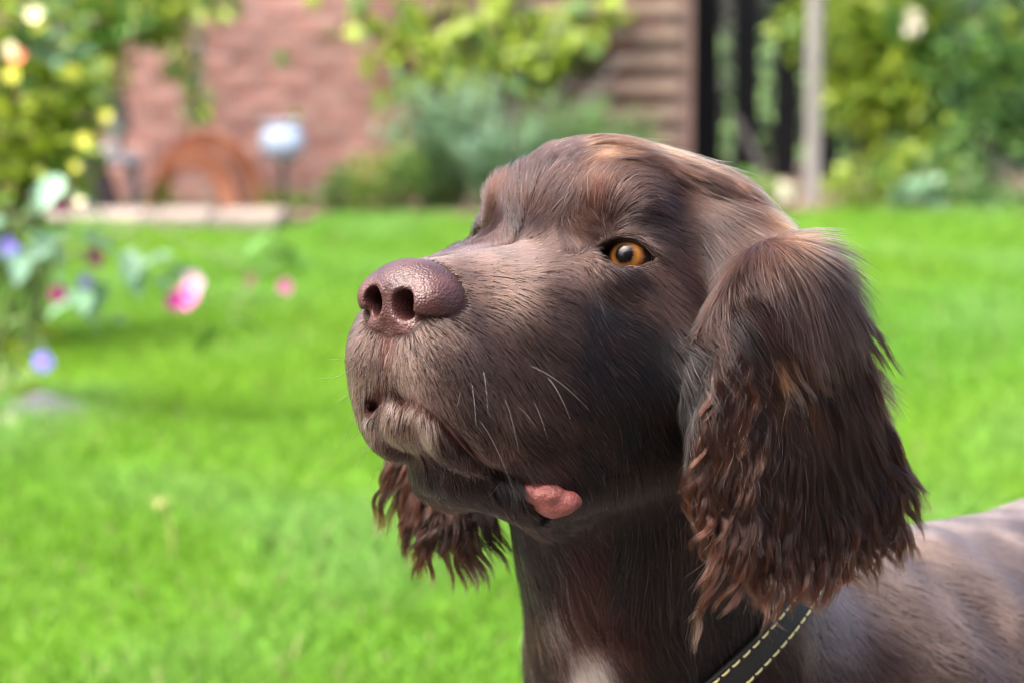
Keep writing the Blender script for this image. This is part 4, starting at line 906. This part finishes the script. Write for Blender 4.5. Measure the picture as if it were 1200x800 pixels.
def ear_locks(name, fr, chart, nlock, per, K=15, lenmul=1.0, ngrp=130, given=None, basec=None, raise_=0.0, fld=None):
    fld = fld or PRS
    C = np.array([c[:6] for c in chart], float); CC = np.log(np.array([c[6] for c in chart]))
    Cd = C[:, 2:4]/np.linalg.norm(C[:, 2:4], axis=1)[:, None]
    fn, c0, ax, dn, nn = fr[0]
    if nn@(CAML-c0) < 0: nn = -nn
    roots = []
    if given is not None: roots = [(p, 1) for p in given]; nlock = len(roots); ngrp = min(ngrp, nlock)
    while len(roots) < nlock:
        fn_, c_, a_, d_, n_ = fr[RNG.integers(len(fr))]; r_ = FLR[id(fn_)]
        u, v = RNG.uniform(-1, 1, 2)
        if u*u+v*v > 1: continue
        h = math.sqrt(1-u*u-v*v); n_ = n_ if n_@(CAML-c_) > 0 else -n_
        side = 1 if RNG.random() < .86 else -1
        p = c_+a_*u*r_[0]+d_*v*r_[1]+n_*r_[2]*h*side
        if min(f[0](*p) for f in fr) < -.25: continue
        if fr[0][0] is EARN[0] and to_px(p[None])[0, 1] < 292: continue
        roots.append((p, side))
    rp = np.array([q[0] for q in roots]); side = np.array([q[1] for q in roots])
    n = len(rp); t = np.linspace(0, 1, K)
    # neighbouring locks lie together in tufts that share a lean, a bend and a wave
    gc = rp[RNG.choice(n, ngrp, replace=False)]; g = ((rp[:, None]-gc[None])**2).sum(2).argmin(1)
    px = to_px(rp); d = px[:, None]-C[None, :, :2]; q = 1/((d*d).sum(2)+12**2)**1.7; q /= q.sum(1)[:, None]
    fd = q@Cd; LL = (q@C[:, 4])*.1*lenmul; wv = (q@C[:, 5])*.1; tipc = np.exp(q@CC)
    lean = RNG.normal(0, .17, ngrp)[g]; gl = RNG.uniform(.78, 1.18, ngrp)[g]; gb = RNG.normal(0, .26, ngrp)[g]; gph = RNG.uniform(0, 6.28, ngrp)[g]; gw = RNG.uniform(2.0, 3.3, ngrp)[g]; gout = RNG.uniform(.1, 1.0, ngrp)[g]
    if given is None: NN = np.broadcast_to(nn, (n, 3)).copy()
    else:
        NN = grad_pts(rp, fld, .3); NN /= np.linalg.norm(NN, axis=1)[:, None]
    fd = fd+np.stack([lean+RNG.normal(0, .07, n), RNG.normal(0, .05, n)], 1)
    T = ax*fd[:, :1]+dn*fd[:, 1:2] if given is None else RIGHT*fd[:, :1]+DOWN*fd[:, 1:2]
    if given is not None: T -= NN*(T*NN).sum(1)[:, None]
    T /= np.linalg.norm(T, axis=1)[:, None]
    L = LL*gl*RNG.uniform(.62, 1.15, n); bend = gb+RNG.normal(0, .10, n)
    B = np.cross(NN, T)
    lift = (gout*.7+RNG.uniform(0, .35, n))*side
    ph = gph+RNG.normal(0, .7, n); wl_ = gw*RNG.uniform(.9, 1.1, n)
    G = np.zeros((n, K, 3)); amp = wv*RNG.uniform(.5, 1.35, n)
    for k in range(K):
        s = t[k]; a = amp*np.clip(s*1.5-.1, 0, 1); arg = ph+s*L/wl_*6.28
        G[:, k] = rp+T*(L*s)[:, None]+B*(bend*L*s*s*.6+a*np.sin(arg))[:, None]+nn*(np.sin(min(s*1.5, 1)*math.pi*.5)*lift*.55+a*.85*np.cos(arg)+.2*side*s-.12*lift*s*s)[:, None]+Wd([0, 0, -1])*(.12*L*s*s)[:, None]
    if given is not None:   # run the lock along the head, following the flow chart
        X = rp.copy(); hgt = np.abs(lift)*.28+.10; G[:, 0] = rp-NN*.03; so = np.stack([lean*.6+RNG.normal(0, .05, n), RNG.normal(0, .04, n)], 1)
        for k in range(1, K):
            px = to_px(X); d = px[:, None]-C[None, :, :2]; q = 1/((d*d).sum(2)+12**2)**1.9; q /= q.sum(1)[:, None]
            f2 = q@Cd+so; N2 = grad_pts(X, fld, .4); N2 /= np.maximum(np.linalg.norm(N2, axis=1), .2)[:, None]
            D = RIGHT*f2[:, :1]+DOWN*f2[:, 1:2]; D -= N2*(D*N2).sum(1)[:, None]; D /= np.linalg.norm(D, axis=1)[:, None]
            X = X+D*(L/(K-1))[:, None]; f = eval_pts(X, fld); hx = hgt+.18*np.clip((px[:, 0]-850)/60, 0, 1)+raise_; want = hx*math.sin(min(1, k/K*2)*math.pi*.5); X = X+N2*np.clip(want-f, -.12, .4)[:, None]
            Bq = np.cross(N2, D); a = amp*np.clip(t[k]*1.5-.1, 0, 1); G[:, k] = X+Bq*(a*np.sin(ph+t[k]*L/wl_*6.28))[:, None]
    m = n*per; gi = np.repeat(np.arange(n), per)
    big = np.clip(RNG.lognormal(math.log(.20 if given is None else .15), .42, n), .06, .42); flat = RNG.uniform(.35, .7, n); tipw = RNG.uniform(.22, .55, n)
    ang = RNG.uniform(0, 6.28, m); rr = np.sqrt(RNG.random(m))*big[gi]
    off = B[gi]*(np.cos(ang)*rr)[:, None]+NN[gi]*(np.sin(ang)*rr*flat[gi])[:, None]
    cut = RNG.uniform(.45, 1.0, m)**.7
    Sx = np.zeros((m, K, 3)); jit = RNG.normal(size=(m, 3))*.055; fz = RNG.uniform(0, 6.28, m); fl = RNG.uniform(.8, 1.6, m)
    stray = (RNG.random(m) < .10)*RNG.uniform(.4, 2.6, m); jd = RNG.normal(size=(m, 3))*.17
    for k in range(K):
        s = cut*t[k]; i0 = np.clip((s*(K-1)).astype(int), 0, K-2); f_ = s*(K-1)-i0
        base = G[gi, i0]*(1-f_)[:, None]+G[gi, i0+1]*f_[:, None]
        pr = 1.15-(1.15-tipw[gi])*np.clip(s*1.15, 0, 1)
        Sx[:, k] = base+off*pr[:, None]+jit*(s*1.3)[:, None]+jd*(stray*s*s)[:, None]+B[gi]*(.035*np.sin(fz+s*L[gi]/fl*6.28)*s)[:, None]
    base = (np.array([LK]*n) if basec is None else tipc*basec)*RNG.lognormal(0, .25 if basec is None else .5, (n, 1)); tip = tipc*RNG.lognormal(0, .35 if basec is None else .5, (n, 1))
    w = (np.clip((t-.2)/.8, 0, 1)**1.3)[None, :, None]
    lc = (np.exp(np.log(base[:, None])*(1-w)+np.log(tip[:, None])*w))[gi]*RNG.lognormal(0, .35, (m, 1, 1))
    rad = .00008*RNG.uniform(.7, 1.25, (m, 1))*np.interp(t, [0, .8, 1], [1, .85, .3])[None]
    return make_curves(name, h2w(Sx.reshape(-1, 3)).reshape(m, K, 3), rad, np.clip(lc, .002, .8), ear_m, dog, dog_loc)
ear_m = hair_mat('ear_hair_gloss', .21, .38)
FLR = {id(EARN[0]): (3.7, 6.4, .75), id(EARN2[0]): (5.2, 4.2, .5), id(EARF[0]): (2.6, 5.0, .8)}
CRCH = [
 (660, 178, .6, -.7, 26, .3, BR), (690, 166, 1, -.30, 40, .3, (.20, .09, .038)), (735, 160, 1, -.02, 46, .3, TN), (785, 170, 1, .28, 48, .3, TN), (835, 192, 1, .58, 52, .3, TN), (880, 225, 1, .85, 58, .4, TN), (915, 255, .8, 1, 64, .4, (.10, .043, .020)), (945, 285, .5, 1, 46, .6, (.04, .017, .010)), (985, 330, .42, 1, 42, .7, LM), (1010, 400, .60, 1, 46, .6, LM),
 (720, 195, .95, -.1, 34, .3, BR), (775, 203, 1, .25, 40, .3, MD), (825, 232, 1, .60, 44, .4, MD), (862, 262, .7, 1, 50, .5, MD), (895, 290, .20, 1, 44, .9, LM), (880, 340, -.08, 1, 36, 1.4, LM), (858, 310, -.30, 1, 34, 1.5, LM), (845, 360, -.36, 1, 26, 2.0, LR), (930, 350, .2, 1, 44, .8, LM),
]
# ------------------------------------------------------------------ grow it
print('start fur', round(time.time()-T0, 1))
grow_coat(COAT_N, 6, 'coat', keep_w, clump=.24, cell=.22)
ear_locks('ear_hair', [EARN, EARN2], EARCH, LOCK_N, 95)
rg = random.Random(5); crest = []
for k in range(330):
    q = rg.random()**.8; px = 672+250*q; top = np.interp(px, [660, 700, 760, 820, 870, 925], [166, 160, 162, 188, 218, 266]); crest.append(march(px, top+4+abs(rg.gauss(0, 13)), PRS))
for k in range(150):
    x = 868+rg.random()*92; crest.append(march(x, 268+rg.random()*48+max(0, x-925)*.5, PRS))
for k in range(70):
    q = rg.random(); crest.append(march(872-24*q+rg.uniform(-4, 40), 262+85*q+rg.uniform(0, 10), PRS))
crest = [c for c in crest if np.all(np.abs(c) < 25) and eval_pts(c[None], PRS)[0] < .1]
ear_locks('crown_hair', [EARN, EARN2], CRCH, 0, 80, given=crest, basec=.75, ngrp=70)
tuft = [march(862+rg.random()*50, 322+rg.random()*80, PRS) for k in range(30)]
ear_locks('ear_tuft', [EARN, EARN2], [(880, 370, .10, 1, 30, 1.4, LB), (900, 385, .38, 1, 34, 1.2, LB), (915, 420, .42, 1, 30, 1.2, LB)], 0, 46, given=tuft, basec=.07, ngrp=12, raise_=.30, lenmul=1.2)
edge = []
for k in range(130):
    q = rg.random(); edge.append(march(846-36*q+rg.random()*40, 410+140*q+rg.uniform(-8, 8), PR))
edge = [c for c in edge if ear_d(c[None])[0] < .9 or min(eval_pts(c[None], [PR[i]])[0] for i in range(EARS[0], EARS[0]+2)) < .6]
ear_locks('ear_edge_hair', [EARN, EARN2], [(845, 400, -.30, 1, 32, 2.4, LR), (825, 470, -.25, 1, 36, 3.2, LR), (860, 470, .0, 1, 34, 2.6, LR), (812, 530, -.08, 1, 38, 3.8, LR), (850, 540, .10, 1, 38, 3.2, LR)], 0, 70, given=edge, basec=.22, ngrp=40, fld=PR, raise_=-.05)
ear_locks('ear_hair', [EARF], ECX, LOCK_N//3, 90, ngrp=40)
def chest_w(C, G):
    px = to_px(C); ok = (px[:, 0] > 560) & (px[:, 0] < 830) & (px[:, 1] > 600) & (px[:, 1] < 880) & (C[:, 2] < -11.5)
    view = CAML-C; view /= np.linalg.norm(view, axis=1)[:, None]; return np.where(ok & ((G*view).sum(1) > -.45), 1.0, 0)*np.clip(ear_d(C)/.3, 0, 1)+1e-9
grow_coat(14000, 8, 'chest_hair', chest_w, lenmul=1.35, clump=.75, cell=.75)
# whiskers
wh_m = fur_m
def whisker_set(name, items, rad):
    W = []; Cc = []
    for (px, py), (ex, ey), sag, out, c in items:
        p0 = march(px, py, PR); dpt = (h2w(p0)-CAMP)@FWD
        p1 = at_h(ex, ey, dpt-out); t = np.linspace(0, 1, 10)[:, None]; b = DOWN*sag
        W.append(p0*(1-t)+p1*t+b*(4*t*(1-t))); Cc.append(np.tile(np.array(c), (10, 1)))
    W = np.array(W); n = len(W)
    return make_curves(name, h2w(W.reshape(-1, 3)).reshape(n, 10, 3), np.full((n, 1), rad)*np.linspace(1, .25, 10)[None], np.array(Cc), wh_m, dog, dog_loc)
PALE, DARK = (.36, .30, .26), (.02, .012, .010)
whisker_set('whisker', [((552, 448), (558, 500), -.35, .012, PALE), ((566, 432), (572, 485), -.3, .012, PALE), ((560, 490), (606, 588), -.4, .010, PALE), ((590, 465), (608, 530), -.3, .010, PALE), ((618, 427), (690, 480), -.25, .01, PALE), ((640, 440), (668, 490), -.2, .01, PALE),
  ((625, 470), (642, 515), -.15, .008, PALE), ((605, 475), (628, 500), -.1, .006, PALE), ((540, 455), (535, 478), .1, .006, PALE), ((600, 330), (640, 375), .12, .008, PALE), ((520, 560), (545, 545), .05, .01, PALE), ((588, 562), (572, 582), .05, .01, PALE),
  ((760, 225), (778, 236), -.12, .004, PALE), ((830, 340), (800, 345), .12, .006, (.25, .14, .07))], .0001)
whisker_set('whisker', [((424, 462), (388, 530), .4, .0, DARK), ((430, 480), (402, 520), .3, .0, DARK), ((436, 495), (412, 555), .35, .0, DARK), ((440, 500), (418, 545), .2, .0, DARK), ((446, 505), (420, 530), .2, .0, DARK), ((452, 515), (448, 560), .1, .0, DARK), ((418, 425), (372, 442), .25, .0, DARK), ((420, 415), (385, 420), .1, .0, DARK), ((420, 440), (395, 470), .2, .0, DARK),
  ((455, 306), (440, 298), -.1, .0, DARK), ((440, 318), (415, 312), -.1, .0, DARK), ((470, 520), (462, 556), .1, .0, DARK)], .00009)
# pale lashes of the far brow
it = []; rl = random.Random(9)
for k in range(26):
    x, y = 562+rl.uniform(-5, 5), 236+rl.uniform(-10, 12); it.append(((x, y), (x-rl.uniform(14, 36), y-rl.uniform(-4, 14)), rl.uniform(-.25, .05), 0, (.34*rl.uniform(.6, 1.2), .19, .075)))
whisker_set('brow_hair', it, .00007)
# lashes of the near eye
it = []
for k in range(30):
    a = rl.uniform(.25, 1.0); x = 735+a*30; y = 278+abs(a)**2*16-4; it.append(((x, y), (x+rl.uniform(6, 20)*(.6+.5*a), y+rl.uniform(2, 12)), -.08, .003, (.06*rl.uniform(.3, 1.6), .034, .026)))
whisker_set('eyelash', it, .00008)

# ------------------------------------------------------------------ collar
P1, P2 = march(915, 733, PR), march(850, 800, PR)
CN = wl(.10, 1.15, .435)
cn = np.cross(P1-CN, P2-CN); cn /= np.linalg.norm(cn); e1 = P1-CN; e1 /= np.linalg.norm(e1); e2 = np.cross(cn, e1)
ring = []; NR = 120
NECK = [p for i, p in enumerate(PR) if i not in EAR_I]
for k in range(NR):
    a = 2*math.pi*k/NR; d = e1*math.cos(a)+e2*math.sin(a); rr_ = 2.0
    for _ in range(60):
        f = eval_pts((CN+d*rr_)[None], NECK)[0]
        if f > -.01: break
        rr_ += -f*.8+.004
    ring.append(rr_)
ring = np.array(ring)
for _ in range(4): ring = (np.roll(ring, 1)+ring*2+np.roll(ring, -1))/4
RP = np.array([CN+(e1*math.cos(2*math.pi*k/NR)+e2*math.sin(2*math.pi*k/NR))*(ring[k]+.42) for k in range(NR)])
RN = grad_pts(RP, NECK); RN /= np.linalg.norm(RN, axis=1)[:, None]
RT = np.roll(RP, -1, 0)-np.roll(RP, 1, 0); RT /= np.linalg.norm(RT, axis=1)[:, None]
RW = np.cross(RT, RN); RW /= np.linalg.norm(RW, axis=1)[:, None]; RN = np.cross(RW, RT)
c_loc = h2w(CN)
collar = empty('dog_collar', c_loc, label='black leather collar with yellow stitching round the brown dog\'s neck', cat='collar')
cw = lambda P: h2w(P)-c_loc
prof = [(-.85, -.11), (-.85, .05), (-.78, .12), (.78, .12), (.85, .05), (.85, -.11)]
V = []; F = []
for k in range(NR): V += [RP[k]+RW[k]*a+RN[k]*b for a, b in prof]
m_ = len(prof)
for k in range(NR):
    for j in range(m_): F.append((k*m_+j, k*m_+(j+1) % m_, ((k+1) % NR)*m_+(j+1) % m_, ((k+1) % NR)*m_+j))
leather = noise_mat('black_leather', [(.006, .0065, .0065), (.011, .0115, .0115)], 90, .48, .35, 900, spec=.3)
strap = MB().add([tuple(v) for v in cw(np.array(V))], F).build('strap', leather, collar)
thread = noise_mat('yellow_thread', [(.55, .50, .20), (.68, .62, .30)], 400, .7)
stv = MB().tube([(-.0021, 0, -.0002), (-.0015, 0, .0004), (.0015, 0, .0004), (.0021, 0, -.0002)], .00055, 5); sme = bpy.data.meshes.new('stitch'); sme.from_pydata(stv.v, [], stv.f); sme.materials.append(thread)
clen = np.linalg.norm(np.roll(RP, -1, 0)-RP, axis=1); cum = np.concatenate([[0], np.cumsum(clen)]); tot = cum[-1]; s_ = 0.0; cnt = 0
while s_ < tot-.3:
    k = min(np.searchsorted(cum, s_, 'right')-1, NR-1); q = (s_-cum[k])/clen[k]; k2 = (k+1) % NR
    for a in (-.62, .62):
        p = (RP[k]*(1-q)+RP[k2]*q)+RW[k]*a+RN[k]*.125; o = link('stitch', sme, None, collar); o.location = tuple(cw(p))
        M = np.stack([RT[k]@HM.T, RW[k]@HM.T, RN[k]@HM.T], 1); o.rotation_euler = Matrix(M.tolist()).to_euler()
    s_ += .62; cnt += 1
print('done', round(time.time()-T0, 1), 'stitches', cnt*2)
